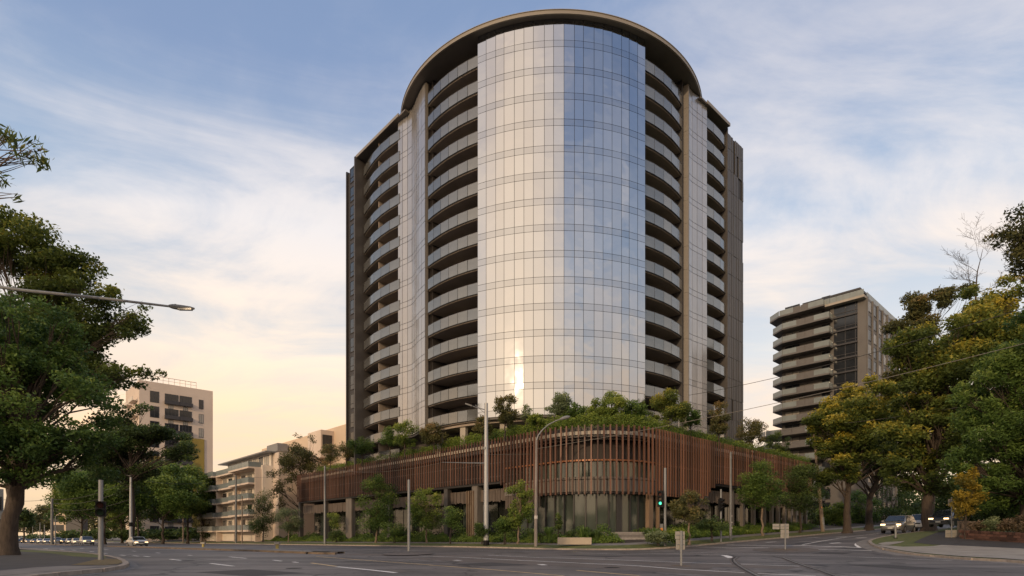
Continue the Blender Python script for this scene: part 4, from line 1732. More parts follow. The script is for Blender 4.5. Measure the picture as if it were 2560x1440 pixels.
def tree(name, base, h, label, group, seed, leafm, crown, clumps, nleaf, lsize, trunk_r, bark='bark', fork=0.35, clump_r=0.30,
         flat=0.65, lean=(0, 0), cat='tree', tint_top=0.35, tint_mu=0.35, up=0.35, aspect=0.5, droop=0.0, twigs=0, shell=0.55,
         limb_frac=0.6, stems=1):
    """A tapered trunk, limbs to every leaf clump, and leaves spread through each clump.
    crown: list of ellipsoids (cx, cy, cz, rx, ry, rz) relative to the base."""
    rng = np.random.default_rng(seed)
    t = thing(name, base, label, cat, group)
    cl = []
    vol = np.array([c[3] * c[4] * c[5] for c in crown]) ** 0.7
    pick = rng.choice(len(crown), clumps, p=vol / vol.sum())
    for i in pick:
        c = crown[i]
        d = rng.normal(size=3)
        d /= np.linalg.norm(d)
        r = rng.uniform(shell, 1.0) ** 0.6
        cl.append([c[0] + d[0] * c[3] * r * .86, c[1] + d[1] * c[4] * r * .86, c[2] + d[2] * c[5] * r * .86, (c[3] + c[4] + c[5]) / 3 * clump_r * rng.uniform(0.7, 1.35)])
    cl = np.array(cl)
    zmin = min(c[2] - c[5] for c in crown)
    zmax = max(c[2] + c[5] for c in crown)
    # trunk and limbs
    tb = MB()
    fz = h * fork
    for sidx in range(stems):
        off = np.array([0, 0, 0.0]) if stems == 1 else np.array([rng.normal() * trunk_r * 2, rng.normal() * trunk_r * 2, 0])
        top = np.array([lean[0], lean[1], fz])
        fk = off * 1.0 + top
        pts = [tuple(off + np.array([lean[0] * u ** 1.5, lean[1] * u ** 1.5, fz * u]) + (rng.normal(size=3) * min(0.012 * h, 0.09) * np.array([1, 1, 0]) if 0 < u < 1 else 0)) for u in (0, .06, .15, .35, .6, .8, 1)]
        rad = [trunk_r * k for k in (1.55, 1.2, 1.02, .92, .84, .78, .74)]
        pts = [(pts[0][0], pts[0][1], -0.25)] + pts[1:]
        cen = np.array([np.mean(cl[:, 0]), np.mean(cl[:, 1]), zmin + (zmax - zmin) * 0.72])
        led = curve3(pts[-1], tuple(cen), 0.02, 5, rng)
        tb.tube(pts + led[1:], rad + [trunk_r * k for k in (.58, .4, .22, .08)], 10, True)
        spine = led
    order = np.argsort(cl[:, 2])
    nl = int(len(cl) * limb_frac)
    for idx in rng.permutation(len(cl))[:nl]:
        c = cl[idx]
        u = max(0.0, min(1.0, (c[2] - fz) / max(0.1, zmax - fz) - 0.18)) * 0.8
        k = u * (len(spine) - 1)
        i0 = min(int(k), len(spine) - 2)
        st_ = np.array(spine[i0]) * (1 - (k - i0)) + np.array(spine[i0 + 1]) * (k - i0)
        L_ = np.linalg.norm(c[:3] - st_)
        pts = curve3(st_, c[:3] - np.array([0, 0, c[3] * 0.2]), 0.10, 6, rng)
        r0 = trunk_r * (0.40 - 0.26 * u) * rng.uniform(0.55, 1.0)
        tb.tube(pts, [r0 * k_ for k_ in (1, .8, .62, .45, .3, .12)], 5, False)
        for _ in range(3):
            d = rng.normal(size=3)
            d[2] = abs(d[2]) * 0.5
            e = c[:3] + d / np.linalg.norm(d) * c[3] * rng.uniform(.7, 1.1)
            tb.tube(curve3(pts[3], e, 0.05, 4, rng), [r0 * .35, r0 * .25, r0 * .16, r0 * .06], 4, False)
    for _ in range(twigs):
        i = rng.integers(len(cl))
        d = rng.normal(size=3)
        d[2] = abs(d[2])
        d /= np.linalg.norm(d)
        tb.tube(curve3(cl[i, :3], cl[i, :3] + d * cl[i, 3] * 2.0, 0.1, 5, rng), [.03, .025, .02, .014, .006], 4, False)
    bw = MB()
    bw.v = [tuple(np.array(p) + np.array(base)) for p in tb.v]
    bw.f, bw.m = tb.f, tb.m
    bw.build('trunk', M[bark], t, smooth=True)
    if nleaf:
        w = cl[:, 3] ** 2
        idx = rng.choice(len(cl), nleaf, p=w / w.sum())
        d = rng.normal(size=(nleaf, 3))
        d /= np.linalg.norm(d, axis=1)[:, None]
        r = rng.uniform(0, 1, nleaf) ** 0.42
        d *= r[:, None]
        d[:, 2] *= flat
        cen = cl[idx, :3] + d * cl[idx, 3][:, None]
        cen += rng.normal(size=cen.shape) * lsize * 0.35
        V = leaves(cen, lsize, up, aspect, rng, droop)
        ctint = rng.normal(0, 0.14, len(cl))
        tint = tint_mu + ctint[idx] + rng.normal(0, 0.10, nleaf) + tint_top * (d[:, 2] / flat) * 0.55 + tint_top * ((cen[:, 2] - zmin) / (zmax - zmin) - 0.5) * 0.7  # upper leaves lightened: sun on the tops put into the tint
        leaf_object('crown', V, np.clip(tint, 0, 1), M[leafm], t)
    return t


def ell(cx, cy, cz, rx, ry=None, rz=None):
    return (cx, cy, cz, rx, ry or rx, rz or rx)


# ---- the big tree at the left edge and its neighbours
b0 = ground(18, 1393)
k = b0.y / F_PX
def rel(px, py, y, base):
    p = ray(px, py, y)
    return (p.x - base.x, p.y - base.y, p.z - base.z)


def blob(px, py, rpx, y, base, ry=None, rzpx=None):
    c = rel(px, py, y, base)
    r = rpx * y / F_PX
    return (c[0], c[1], c[2], r, ry or r, (rzpx or rpx) * y / F_PX)


y0 = b0.y
cr = [blob(80, 1020, 190, y0, b0, 5.5, 170), blob(-60, 900, 250, y0 + 1, b0, 6, 190), blob(70, 830, 110, y0 - 1, b0, 4, 110), blob(-40, 1130, 170, y0 - 2, b0, 5, 100), blob(190, 1130, 105, y0 + 1, b0, 4, 85), blob(60, 1160, 130, y0 + 2.5, b0, 3, 60)]
tree('broadleaf_tree', b0, 19, 'huge dark green tree with thick trunk on the near left corner', None, 3, 'leaf_green', cr, 230, 78000, 0.25, 0.50, 'bark', fork=0.22, clump_r=0.215, lean=(0.6, 0), tint_mu=0.30, limb_frac=0.5, shell=0.4)
# layered tree behind it
b1 = on_ground(*ray(20, 1338, 52).to_2d())
cr = [blob(70, 650, 130, 52, b1, 4, 100), blob(195, 665, 70, 52, b1, 3, 50), blob(120, 830, 170, 53, b1, 5, 90), blob(270, 800, 100, 53, b1, 4, 42), blob(300, 930, 85, 52, b1, 3.5, 38), blob(195, 950, 130, 53, b1, 4, 60), blob(160, 730, 105, 52, b1, 4, 60), blob(335, 850, 52, 52, b1, 2.5, 24), blob(372, 925, 34, 52, b1, 2, 18), blob(240, 735, 60, 52, b1, 3, 22), blob(330, 775, 55, 52, b1, 2, 18), blob(355, 800, 34, 52, b1, 2, 14), blob(25, 580, 80, 52, b1, 3, 70)]
tree('layered_tree', b1, 28, 'tall open tree with layered sprays of foliage behind the big corner tree', None, 5, 'leaf_gold', cr, 150, 62000, 0.34, 0.36, 'bark', fork=0.30, clump_r=0.42, flat=0.42, tint_mu=0.24, tint_top=0.30, twigs=14, shell=0.3, limb_frac=0.7)
b2 = on_ground(*ray(330, 1338, 88).to_2d())
cr = [blob(330, 1030, 60, 88, b2, 4, 30), blob(300, 1090, 110, 88, b2, 5, 50), blob(400, 1085, 70, 88, b2, 4, 30), blob(440, 1130, 55, 88, b2, 4, 28), blob(310, 1160, 100, 88, b2, 5, 40), blob(250, 1130, 80, 88, b2, 4, 50), blob(350, 1000, 30, 88, b2, 2, 22), blob(300, 1210, 80, 88, b2, 4, 40)]
tree('cedar_tree', b2, 22, 'dark spreading cedar in front of the pale concrete apartment block', None, 8, 'leaf_dark', cr, 90, 36000, 0.40, 0.36, 'bark_dark', fork=0.4, clump_r=0.42, flat=0.42, tint_mu=0.25, twigs=6, shell=0.2, limb_frac=0.8)
# eucalypt branch hanging in at the top left
be = on_ground(*ray(-420, 1338, 16).to_2d())
cr = [blob(40, 365, 40, 15, be, .8, 30), blob(0, 335, 30, 15, be, .5, 24), blob(15, 470, 38, 15, be, .6, 22), blob(85, 372, 30, 15, be, .4, 22), blob(-300, 330, 120, 16, be, 1.5, 100), blob(-120, 400, 70, 15, be, 1.0, 60)]
tree('gum_tree', be, 12.5, 'gum tree whose leafy twigs hang into the top left sky', None, 12, 'leaf_gold', cr, 90, 9000, 0.21, 0.24, 'bark_pale', fork=0.55, clump_r=0.42, tint_mu=0.45, aspect=0.24, droop=0.5, up=0.0, twigs=20, shell=0.1, limb_frac=1.0)

# boulevard trees: a row of rounded crowns down the far footpath
row = [(205, 150, 70, 1230, 'leaf_fresh', .30), (262, 128, 85, 1215, 'leaf_green', .34), (345, 150, 95, 1205, 'leaf_dark', .30), (407, 132, 100, 1225, 'leaf_green', .40), (470, 140, 75, 1225, 'leaf_fresh', .28), (305, 170, 70, 1245, 'leaf_fresh', .28)]
for i, (px, y, rp, cy, lm, tm) in enumerate(row):
    bp = on_ground(*ray(px, 1338, y).to_2d(), 0.15)
    cr = [blob(px, cy, rp, y, bp, None, 62), blob(px - rp * .5, cy + 40, rp * .6, y, bp, None, 40), blob(px + rp * .5, cy + 35, rp * .6, y, bp, None, 40), blob(px + rp * .1, cy - 25, rp * .6, y, bp, None, 40)]
    lab = ['light green street tree standing farthest left in the boulevard row', 'mid green street tree behind the left traffic light', 'dark street tree in the row beside the pale tall tram pole',
           'round green street tree with dark forked trunk in front of the pale block', 'light green street tree between the pale block and the beige flats', 'light street tree far back in the boulevard row'][i]
    tree('street_tree', bp, 14, lab, 'street trees along the boulevard', 20 + i, lm, cr, 46, 17000, 0.60, 0.30, 'bark_dark', fork=0.26, clump_r=0.36, tint_mu=tm)
for i, (px, y, rp) in enumerate(((75, 300, 34), (110, 270, 30), (140, 290, 32), (60, 220, 22))):
    bp = on_ground(*ray(px, 1338, y).to_2d(), 0.0)
    cr = [blob(px, 1300 - 4 * i, rp, y, bp, None, 34), blob(px + rp * .4, 1310, rp * .7, y, bp, None, 20)]
    tree('street_tree', bp, 14, ['far street tree at the end of the boulevard behind the cars', 'far dark tree right of the vanishing boulevard', 'far street tree beside the slim dark block', 'small far tree next to the big trunk'][i], 'trees at the far end of the boulevard', 40 + i, 'leaf_rust' if i < 2 else 'leaf_dark', cr, 16, 1800, 1.1, 0.35, 'bark_dark', fork=0.3, clump_r=0.4, tint_mu=.25)

# street trees along the podium: (px, base py, lift, crown centre py, half width px, half height px, leaf, label)
TREES = [
    (507, 1352, 46, 1300, 34, 42, 'leaf_rust', 'bark_dark', 3000, 'small rusty tree in front of the beige flats', 'street_tree'),
    (657, 1350, 44, 1288, 44, 62, 'leaf_dark', 'bark_dark', 5200, 'dense dark pointed tree on the verge beside two grey poles', 'street_tree'),
    (722, 1350, 44, 1300, 33, 42, 'leaf_grey', 'bark_pale', 3600, 'pale silvery young tree on the verge left of the podium', 'street_tree'),
    (941, 1352, 42, 1258, 50, 76, 'leaf_green', 'bark_pale', 6500, 'tall oval street tree in front of the left podium wing', 'street_tree'),
    (1066, 1354, 42, 1275, 44, 62, 'leaf_fresh', 'bark_pale', 4200, 'airy light green young tree behind the bare short pole', 'street_tree'),
    (1296, 1357, 42, 1262, 42, 62, 'leaf_fresh', 'bark_pale', 3000, 'sparse pale green tree next to the curved lamp post', 'street_tree'),
    (1723, 1345, 42, 1265, 46, 50, 'leaf_rust', 'bark_pale', 2200, 'thin young tree with few leaves right of the entrance', 'street_tree'),
    (1906, 1340, 42, 1212, 60, 68, 'leaf_green', 'bark_pale', 7000, 'round full green tree on the verge of the side street', 'street_tree'),
    (2001, 1330, 42, 1215, 55, 80, 'leaf_dark', 'bark_dark', 6500, 'slender dark tree beside the leaning timber pole', 'street_tree'),
]
for i, (px, py, lift, cy, rx, rz, lm, bk, nl, lab, nm) in enumerate(TREES):
    bp = ground(px, py + 3, 0.0)
    # the tree stands on the verge: come forward onto the raised block
    s_, t_ = to_st(bp)
    if px < 1500:
        r_ = (px - CX_PX) / F_PX
        y_ = (KT + 2.6) / (VX * r_ + VY)
        bp = on_ground(r_ * y_, y_, 0.44)
    elif px < 1800:
        bp = on_ground(*ray(px, 1338, 53.5).to_2d(), 0.5)
    else:
        r_ = (px - CX_PX) / F_PX
        y_ = (KS + 1.7) / (UX * r_ + UY)
        bp = on_ground(r_ * y_, y_, 0.36)
    y = bp.y
    cr = [blob(px, cy, rx, y, bp, None, rz), blob(px - rx * .35, cy + rz * .45, rx * .65, y, bp, None, rz * .4), blob(px + rx * .35, cy + rz * .4, rx * .65, y, bp, None, rz * .4), blob(px + rx * .05, cy - rz * .45, rx * .6, y, bp, None, rz * .5)]
    sparse = nl < 3200
    tree(nm, bp, ray(px, cy, y).z - bp.z, lab, 'street trees around the podium', 60 + i, lm, cr, 46, int(nl * 1.8), 0.23, 0.11 if nl < 5000 else 0.14, bk, fork=0.55, clump_r=0.34 if not sparse else 0.26, tint_mu=0.36, shell=0.3, limb_frac=0.9, flat=0.8)

# leafy trees beside the podium's left end
bp = on_ground(*st(113, 47.5).to_2d(), 0.2)
y = bp.y
cr = [blob(745, 1150, 52, y, bp, None, 50), blob(715, 1190, 38, y, bp, None, 60), blob(775, 1110, 28, y, bp, None, 38), blob(800, 1165, 40, y, bp, None, 28), blob(705, 1240, 28, y, bp, None, 34), blob(745, 1100, 14, y, bp, 1.2, 24)]
tree('garden_tree', bp, 18, 'tall uneven tree growing beside the left end of the podium', None, 81, 'leaf_rust', cr, 60, 11000, 0.34, 0.26, 'bark_dark', fork=0.3, clump_r=0.33, tint_mu=0.25, shell=0.3)

# ---- trees of the side street
def side(name, px, y, lift, blobs, lab, grp, seed, lm, nc, nl, ls, tr, bk, **kw):
    bp = on_ground(*ray(px, 1338, y).to_2d(), lift)
    cr = [blob(*q[:3], y + (q[4] if len(q) > 4 else 0), bp, None, q[3]) for q in blobs]
    return tree(name, bp, kw.pop('h', 14), lab, grp, seed, lm, cr, nc, nl, ls, tr, bk, **kw)


side('plane_tree', 2118, 80, 0.15, [(2120, 1060, 105, 80), (2060, 1080, 62, 70), (2170, 1000, 80, 60), (2080, 1160, 70, 55), (2180, 1130, 70, 60)],
     'golden topped tree standing nearest to the leaning timber pole', 'trees lining the side street', 91, 'leaf_gold', 110, 46000, 0.42, 0.52, 'bark', fork=0.28, tint_mu=0.40, tint_top=0.75, clump_r=0.30, h=15)
side('plane_tree', 2173, 92, 0.15, [(2200, 1080, 95, 90), (2230, 1010, 80, 60), (2250, 1120, 80, 70), (2170, 1170, 60, 45)],
     'dark trunked tree just left of the silver grey car', 'trees lining the side street', 92, 'leaf_gold', 90, 36000, 0.46, 0.56, 'bark_dark', fork=0.30, tint_mu=0.28, tint_top=0.6, clump_r=0.32, h=16)
side('broadleaf_tree', 2322, 62, 0.15, [(2330, 1090, 120, 95), (2420, 960, 150, 110), (2330, 870, 110, 80), (2460, 850, 130, 90), (2300, 990, 75, 60), (2250, 1170, 65, 60), (2550, 800, 120, 90), (2500, 745, 90, 55), (2330, 1200, 70, 50)],
     'largest tree on the right with thick trunk between the two cars', 'trees lining the side street', 93, 'leaf_gold', 210, 100000, 0.38, 0.62, 'bark', fork=0.22, tint_mu=0.34, tint_top=0.5, clump_r=0.28, h=17, shell=0.4)
side('layered_tree', 2330, 88, 0.15, [(2330, 760, 75, 45), (2270, 830, 60, 60), (2400, 730, 60, 30), (2280, 930, 60, 60)],
     'open rusty topped tree behind the largest right hand tree', None, 94, 'leaf_rust', 60, 22000, 0.42, 0.4, 'bark', fork=0.35, tint_mu=0.35, clump_r=0.36, flat=0.5, h=22, shell=0.3)
side('garden_tree', 2560, 47, 0.2, [(2500, 1080, 125, 110), (2570, 960, 130, 120), (2470, 990, 90, 90), (2560, 850, 100, 70), (2440, 1150, 75, 75), (2540, 1200, 110, 75), (2490, 1235, 80, 50), (2570, 1245, 80, 45), (2640, 1100, 160, 150)],
     'dense dark green garden tree at the right edge above the brick wall', None, 95, 'leaf_green', 200, 98000, 0.30, 0.40, 'bark_dark', fork=0.25, tint_mu=0.40, tint_top=0.5, clump_r=0.26, h=12, shell=0.5, aspect=0.36)
side('garden_tree', 2620, 40, 0.2, [(2560, 570, 80, 60), (2600, 640, 90, 60), (2520, 610, 45, 45), (2700, 600, 150, 130)],
     'dark leafy crown leaning in at the top right edge', None, 96, 'leaf_rust', 90, 34000, 0.24, 0.36, 'bark_dark', fork=0.55, tint_mu=0.22, clump_r=0.33, h=20, shell=0.2, limb_frac=0.9)
side('yellow_shrub', 2415, 46, 0.2, [(2412, 1230, 34, 55), (2425, 1200, 26, 32), (2408, 1272, 26, 24), (2430, 1260, 26, 30)], 'bright yellow leaved shrub behind the signpost by the brick wall', None, 97, 'leaf_yellow', 34, 4600, 0.19, 0.06, 'bark_dark', fork=0.3, tint_mu=0.5, clump_r=0.42, h=3, cat='shrub', stems=3)
# bare tree standing above the crowns
bp = on_ground(*ray(2436, 1338, 96).to_2d(), 0.0)
t = thing('bare_tree', bp, 'leafless grey tree rising above the right hand crowns', 'tree')
rng = np.random.default_rng(5)
tb = MB()
y = 96
def grow(p, d, L_, r, depth):
    pts = [p]
    q = np.array(p, float)
    dd = np.array(d, float)
    nseg = 6
    for i in range(nseg):
        dd = dd + rng.normal(size=3) * 0.10 + np.array([0, 0, 0.04])
        dd /= np.linalg.norm(dd)
        q = q + dd * L_ / nseg
        pts.append(tuple(q))
        if depth > 0 and i >= 1:
            for _ in range(2 if depth < 3 else 2):
                if rng.random() < 0.85:
                    nd = dd * 0.55 + rng.normal(size=3) * np.array([.75, .5, .45])
                    nd[2] = abs(nd[2]) * 0.9 + 0.12
                    nd /= np.linalg.norm(nd)
                    grow(tuple(q), nd, L_ * rng.uniform(.36, .52), max(0.016, r * (1 - i / nseg) * 0.5), depth - 1)
    tb.tube(pts, [max(0.014, r * (1 - 0.85 * i / nseg)) for i in range(nseg + 1)], 5 if r > .05 else 3, False)


g0_ = ray(2436, 700, y)
tb.tube([tuple(bp), tuple(bp + Vector((0.3, 0, 20))), (ray(2440, 790, y))], [0.42, 0.32, 0.24], 8, False)
grow(tuple(ray(2440, 790, y)), (-0.02, 0, 1), 11.0, 0.20, 3)
tb.build('trunk', M['bark'], t, smooth=True)

# dark greenery closing the view down the side street: low shrubs behind the cars and trunks
k = 0
for (px, y, rp, rz, cy, lm, lab) in ((2085, 100, 34, 32, 1285, 'leaf_fresh', 'bright green bush behind the timber pole'), (2150, 112, 40, 48, 1270, 'leaf_green', 'green bush between the two right trunks'),
                                  (2225, 118, 52, 60, 1255, 'leaf_dark', 'dark bush behind the silver car'), (2290, 100, 40, 40, 1290, 'leaf_dark', 'dark bush right behind the white roofed van'),
                                  (2400, 76, 55, 60, 1262, 'leaf_dark', 'dark bush behind the dark parked car'), (2490, 66, 70, 66, 1250, 'leaf_dark', 'dark thicket under the right garden tree'), (2035, 112, 36, 60, 1265, 'leaf_dark', 'dark bush at the right end of the podium'), (2560, 60, 60, 60, 1262, 'leaf_dark', 'dark thicket at the right edge')):
    bp = on_ground(*ray(px, 1338, y).to_2d(), 0.1)
    cr = [blob(px, cy, rp, y, bp, None, rz), blob(px + rp * .3, cy + rz * .5, rp * .9, y, bp, None, rz * .5)]
    tree('bush', bp, 4, lab, 'bushes beyond the side street', 110 + k, lm, cr, 26, 4200, 0.42, 0.10, 'bark_dark', fork=0.2, clump_r=0.40, tint_mu=0.28, cat='bush', stems=2)
    k += 1

# ---- planting on the podium roof
ROOF = [(1262, 1022, 34, 42, 66, 'leaf_rust', 4200, 'dark cone shaped tree on the podium roof left of centre'),
        (1318, 1032, 18, 22, 66, 'leaf_grey', 800, 'thin wispy sapling on the podium roof'),
        (1206, 1062, 26, 28, 68, 'leaf_rust', 2000, 'brown green shrub behind the tall steel tram pole'),
        (1395, 1012, 34, 36, 64, 'leaf_grey', 3200, 'grey green open shrub in front of the mirrored glass'),
        (1440, 1030, 34, 26, 63, 'leaf_green', 2600, 'low green shrub at the middle of the roof garden'),
        (1488, 1020, 26, 34, 62, 'leaf_fresh', 2200, 'bright green upright shrub on the podium roof'),
        (1530, 1012, 38, 38, 62, 'leaf_fresh', 3800, 'tallest bright green shrub near the blue glass'),
        (1590, 1028, 40, 28, 63, 'leaf_green', 3400, 'dense mid green shrub right of the bright ones'),
        (1672, 1016, 54, 42, 65, 'leaf_gold', 6500, 'wide golden green tree on the podium roof'),
        (1728, 1042, 28, 24, 68, 'leaf_green', 2200, 'low shrub behind the golden roof tree'),
        (1797, 1048, 28, 44, 72, 'leaf_rust', 3000, 'rusty brown tree on the right part of the roof'),
        (1882, 1078, 42, 44, 80, 'leaf_rust', 4500, 'dark tree at the right end of the roof garden'),
        (1085, 1082, 36, 28, 76, 'leaf_rust', 3200, 'spreading reddish shrub left of the concrete roof column'),
        (1012, 1086, 34, 34, 80, 'leaf_fresh', 3400, 'light green shrub on the left half of the roof'),
        (975, 1092, 28, 28, 83, 'leaf_green', 2400, 'green shrub leaning over the left hedge'),
        (905, 1112, 36, 24, 90, 'leaf_green', 2800, 'low green shrub under the dark tower end'),
        (865, 1122, 32, 24, 96, 'leaf_rust', 2600, 'olive shrub at the foot of the tower end wall'),
        (826, 1132, 30, 24, 101, 'leaf_rust', 2400, 'shrub near the left end of the roof garden'),
        (1945, 1105, 30, 28, 88, 'leaf_dark', 2400, 'dark shrub beyond the right end of the podium'),
        (1345, 1050, 34, 14, 64, 'leaf_fresh', 1600, 'low bright ground shrub under the glass bay')]
for i, (px, cy, rx, rz, y, lm, nl, lab) in enumerate(ROOF):
    p = ray(px, cy, y)
    bp = Vector((p.x, p.y, DECK - 0.02))
    cr = [blob(px, cy, rx, y, bp, None, rz), blob(px - rx * .35, cy + rz * .5, rx * .7, y, bp, None, rz * .5), blob(px + rx * .4, cy + rz * .5, rx * .65, y, bp, None, rz * .5), blob(px, cy - rz * .4, rx * .5, y, bp, None, rz * .6)]
    tree('roof_tree' if nl > 3300 else 'roof_shrub', bp, max(1.5, p.z - DECK), lab, 'planting on the podium roof', 140 + i, lm, cr, 34, int(nl * 1.5), 0.21, 0.09, 'bark', fork=0.4, clump_r=0.34, tint_mu=0.38, shell=0.3, cat='tree' if nl > 3300 else 'shrub', limb_frac=0.7, flat=0.8)


# ---- trailing hedge along the podium edge
def band_cloud(d0, d1, n, off0, off1, z0, z1, rng, path=fat):
    d = rng.uniform(d0, d1, n)
    pts = np.empty((n, 3))
    for i, x in enumerate(d):
        o = rng.uniform(off0, off1)
        p, _ = path(x, o)
        f_ = (o - off0) / (off1 - off0)
        crown = z1 + 0.16 * math.sin(x * 1.7) + 0.12 * math.sin(x * 4.3 + 1)
        zz = rng.uniform(z0 + (0.0 if f_ < .4 else 0.4), crown)
        pts[i] = (p.x, p.y, zz)
    return pts


rng = np.random.default_rng(77)
hp = fat(LEFT_END + ARC / 2)[0]
hz = Z0 + 11.2
h_t = thing('hedge', (hp.x, hp.y, hz), 'trailing green hedge running along the top edge of the podium fins', 'hedge')
parts_ = [band_cloud(8, LEFT_END - 20, 12000, 0.15, 1.7, Z0 + 11.3, Z0 + 12.35, rng), band_cloud(LEFT_END - 20, LEFT_END + ARC + 4, 26000, 0.15, 2.3, Z0 + 11.3, Z0 + 12.75, rng), band_cloud(LEFT_END + ARC + 4, LEN, 20000, 0.15, 1.9, Z0 + 11.2, Z0 + 12.5, rng)]
P_ = np.concatenate(parts_) - np.array((hp.x, hp.y, hz))
V = leaves(P_, 0.17, 0.2, 0.55, rng)
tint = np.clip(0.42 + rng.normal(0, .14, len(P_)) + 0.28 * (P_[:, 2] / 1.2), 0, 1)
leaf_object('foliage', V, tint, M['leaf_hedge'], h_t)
b = MB().wall(offset(FP, 0.75), Z0 + 11.0, Z0 + 11.5, 0.9)
b.build('planter', M['bronze_dark'], h_t)


# ---- ground cover in the garden beds
def kfat(P):
    Ls = [0.0]
    for a, c in zip(P, P[1:]):
        Ls.append(Ls[-1] + (c - a).length)
    def g(d, off=0.0):
        i = min(int(np.searchsorted(Ls, d)) - 1, len(P) - 2)
        i = max(i, 0)
        p = P[i].lerp(P[i + 1], (d - Ls[i]) / (Ls[i + 1] - Ls[i]))
        u = (P[i + 1] - P[i]).normalized()
        return p + Vector((-u.y, u.x)) * off, u
    return g, Ls[-1], Ls


kg, KL, KLs = kfat(kerb_a)
def k_at(px):
    """Distance along the kerb line of the point seen at photo column px."""
    best, bd = 0, 1e9
    d = 0
    while d < KL:
        p, _ = kg(d)
        if p.y > 5:
            e = abs(CX_PX + F_PX * p.x / p.y - px)
            if e < bd:
                best, bd = d, e
        d += 0.25
    return best


def cover(name, d0, d1, n, o0, o1, hh, size, m, seed, aspect=0.5, up=0.2):
    rng = np.random.default_rng(seed)
    pts = np.empty((n, 3))
    i = 0
    while i < n:
        d = rng.uniform(d0, d1)
        o = rng.uniform(o0, o1)
        p, _ = kg(d, o)
        if STEP_GAP[0] < d < STEP_GAP[1] and o > 3.2:
            continue
        f_ = (o - o0) / (o1 - o0)
        lump = hh * (0.55 + 0.45 * math.sin(d * 1.1 + o * 2) * math.sin(d * 0.43 + 2)) * (0.55 + 0.6 * f_)
        g = on_ground(p.x, p.y).z + 0.52 + 0.36 * min(1, max(0, (o - 3.7) / 4))
        pts[i] = (p.x, p.y, g + rng.uniform(0, 1) ** 0.7 * max(0.12, lump))
        i += 1
    V = leaves(pts, size, up, aspect, rng)
    tint = np.clip(0.48 + rng.normal(0, .15, n) + 0.15 * np.sin(pts[:, 0] * .9) * np.cos(pts[:, 1] * .7), 0, 1)
    o = leaf_object(name, V, tint, M[m])
    tag(o, 'low green planting filling the garden beds around the podium', 'ground cover', kind='stuff')
    return o


def k_near(q):
    return min((((kg(i * 0.25)[0] - q).length), i * 0.25) for i in range(int(KL / 0.25)))[1]


sg_ = k_near(ent + eo * 8.0 - eu * 0.1)
STEP_GAP = (sg_ - 4.0, sg_ + 4.0)
cover('ground_cover', k_at(610), STEP_GAP[0], 52000, 3.75, 6.2, 0.85, 0.17, 'leaf_hedge', 201)
cover('ground_cover', k_at(610), STEP_GAP[0], 26000, 5.2, 9.0, 1.6, 0.22, 'leaf_green', 202)
cover('ground_cover', STEP_GAP[1], k_at(2100), 40000, 3.75, 6.2, 0.95, 0.17, 'leaf_hedge', 203)
cover('ground_cover', k_at(1620), k_at(2140), 22000, 5.2, 9.0, 1.4, 0.22, 'leaf_green', 204)


# ---- single shrubs in the beds: strappy plants, rounded bushes
def shrub(px, y, rx, rz, cy, lm, nl, lab, seed, aspect=0.5, ls=0.2, nm='shrub', grp='shrubs in the garden beds'):
    p = ray(px, cy, y)
    g = on_ground(p.x, p.y, 0.60)
    cr = [blob(px, cy, rx, y, g, None, rz), blob(px, cy + rz * .4, rx * .8, y, g, None, rz * .6)]
    return tree(nm, g, max(.5, p.z - g.z), lab, grp, seed, lm, cr, 16, nl, ls, 0.04, 'bark_dark', fork=0.3, clump_r=0.45, tint_mu=0.42, cat='shrub', shell=0.1, aspect=aspect, stems=3, limb_frac=0.5)


shrub(1396, 58.5, 7, 24, 1305, 'leaf_dark', 900, 'small dark upright conifer in front of the corner glass', 301)
shrub(1205, 62, 30, 20, 1318, 'leaf_dark', 2600, 'rounded dark bush left of the steel tram pole', 302)
shrub(1260, 61, 26, 24, 1310, 'leaf_green', 2200, 'leafy bush between the steel pole and the curved lamp post', 303)
shrub(985, 78, 40, 18, 1325, 'leaf_green', 2600, 'spreading bush at the foot of the oval tree', 304)
shrub(840, 92, 22, 14, 1335, 'leaf_dark', 1600, 'low dark bush by the broad podium column', 305)
shrub(1125, 66, 30, 40, 1295, 'leaf_green', 2000, 'open shrub in front of the dark shop glass', 306)
shrub(835, 95, 18, 34, 1300, 'leaf_fresh', 1600, 'upright bush under the low timber screen', 307)
shrub(1646, 52.8, 34, 22, 1335, 'leaf_grey', 2600, 'pale flowering bush right of the entrance steps', 308)
shrub(1690, 53, 30, 16, 1340, 'leaf_hedge', 2000, 'clipped green bush by the traffic signal pole', 309)
shrub(1780, 58, 46, 18, 1312, 'leaf_dark', 2600, 'dark bush in front of the right ground floor windows', 310)


def strappy(px, y, h, n, lab, seed, m='leaf_green'):
    rng = np.random.default_rng(seed)
    p = ray(px, 1338, y)
    g = on_ground(p.x, p.y, 0.62)
    t = thing('strappy_plant', g, lab, 'plant', 'spiky plants by the entrance')
    mb = MB()
    tint = []
    for i in range(n):
        a = rng.uniform(0, 2 * PI)
        r = rng.uniform(0.35, 0.75) * h
        L_ = h * rng.uniform(.7, 1.1)
        d = Vector((math.cos(a), math.sin(a), 0))
        s_ = Vector((-d.y, d.x, 0)) * 0.035
        pts = [g + d * 0.05, g + d * r * .35 + Vector((0, 0, L_ * .62)), g + d * r * .75 + Vector((0, 0, L_ * .9)), g + d * r * 1.15 + Vector((0, 0, L_ * .78))]
        ws = (1, 1.1, .8, .1)
        mb.sheet([q - s_ * w for q, w in zip(pts, ws)], [q + s_ * w for q, w in zip(pts, ws)])
        tint += [min(1, max(0, rng.normal(.4, .15)))] * 3
    o = mb.build('blade', M[m], t)
    o["kind"] = "stuff"
    a_ = o.data.attributes.new("tint", 'FLOAT', 'FACE')
    a_.data.foreach_set("value", np.array(tint, dtype=np.float32))


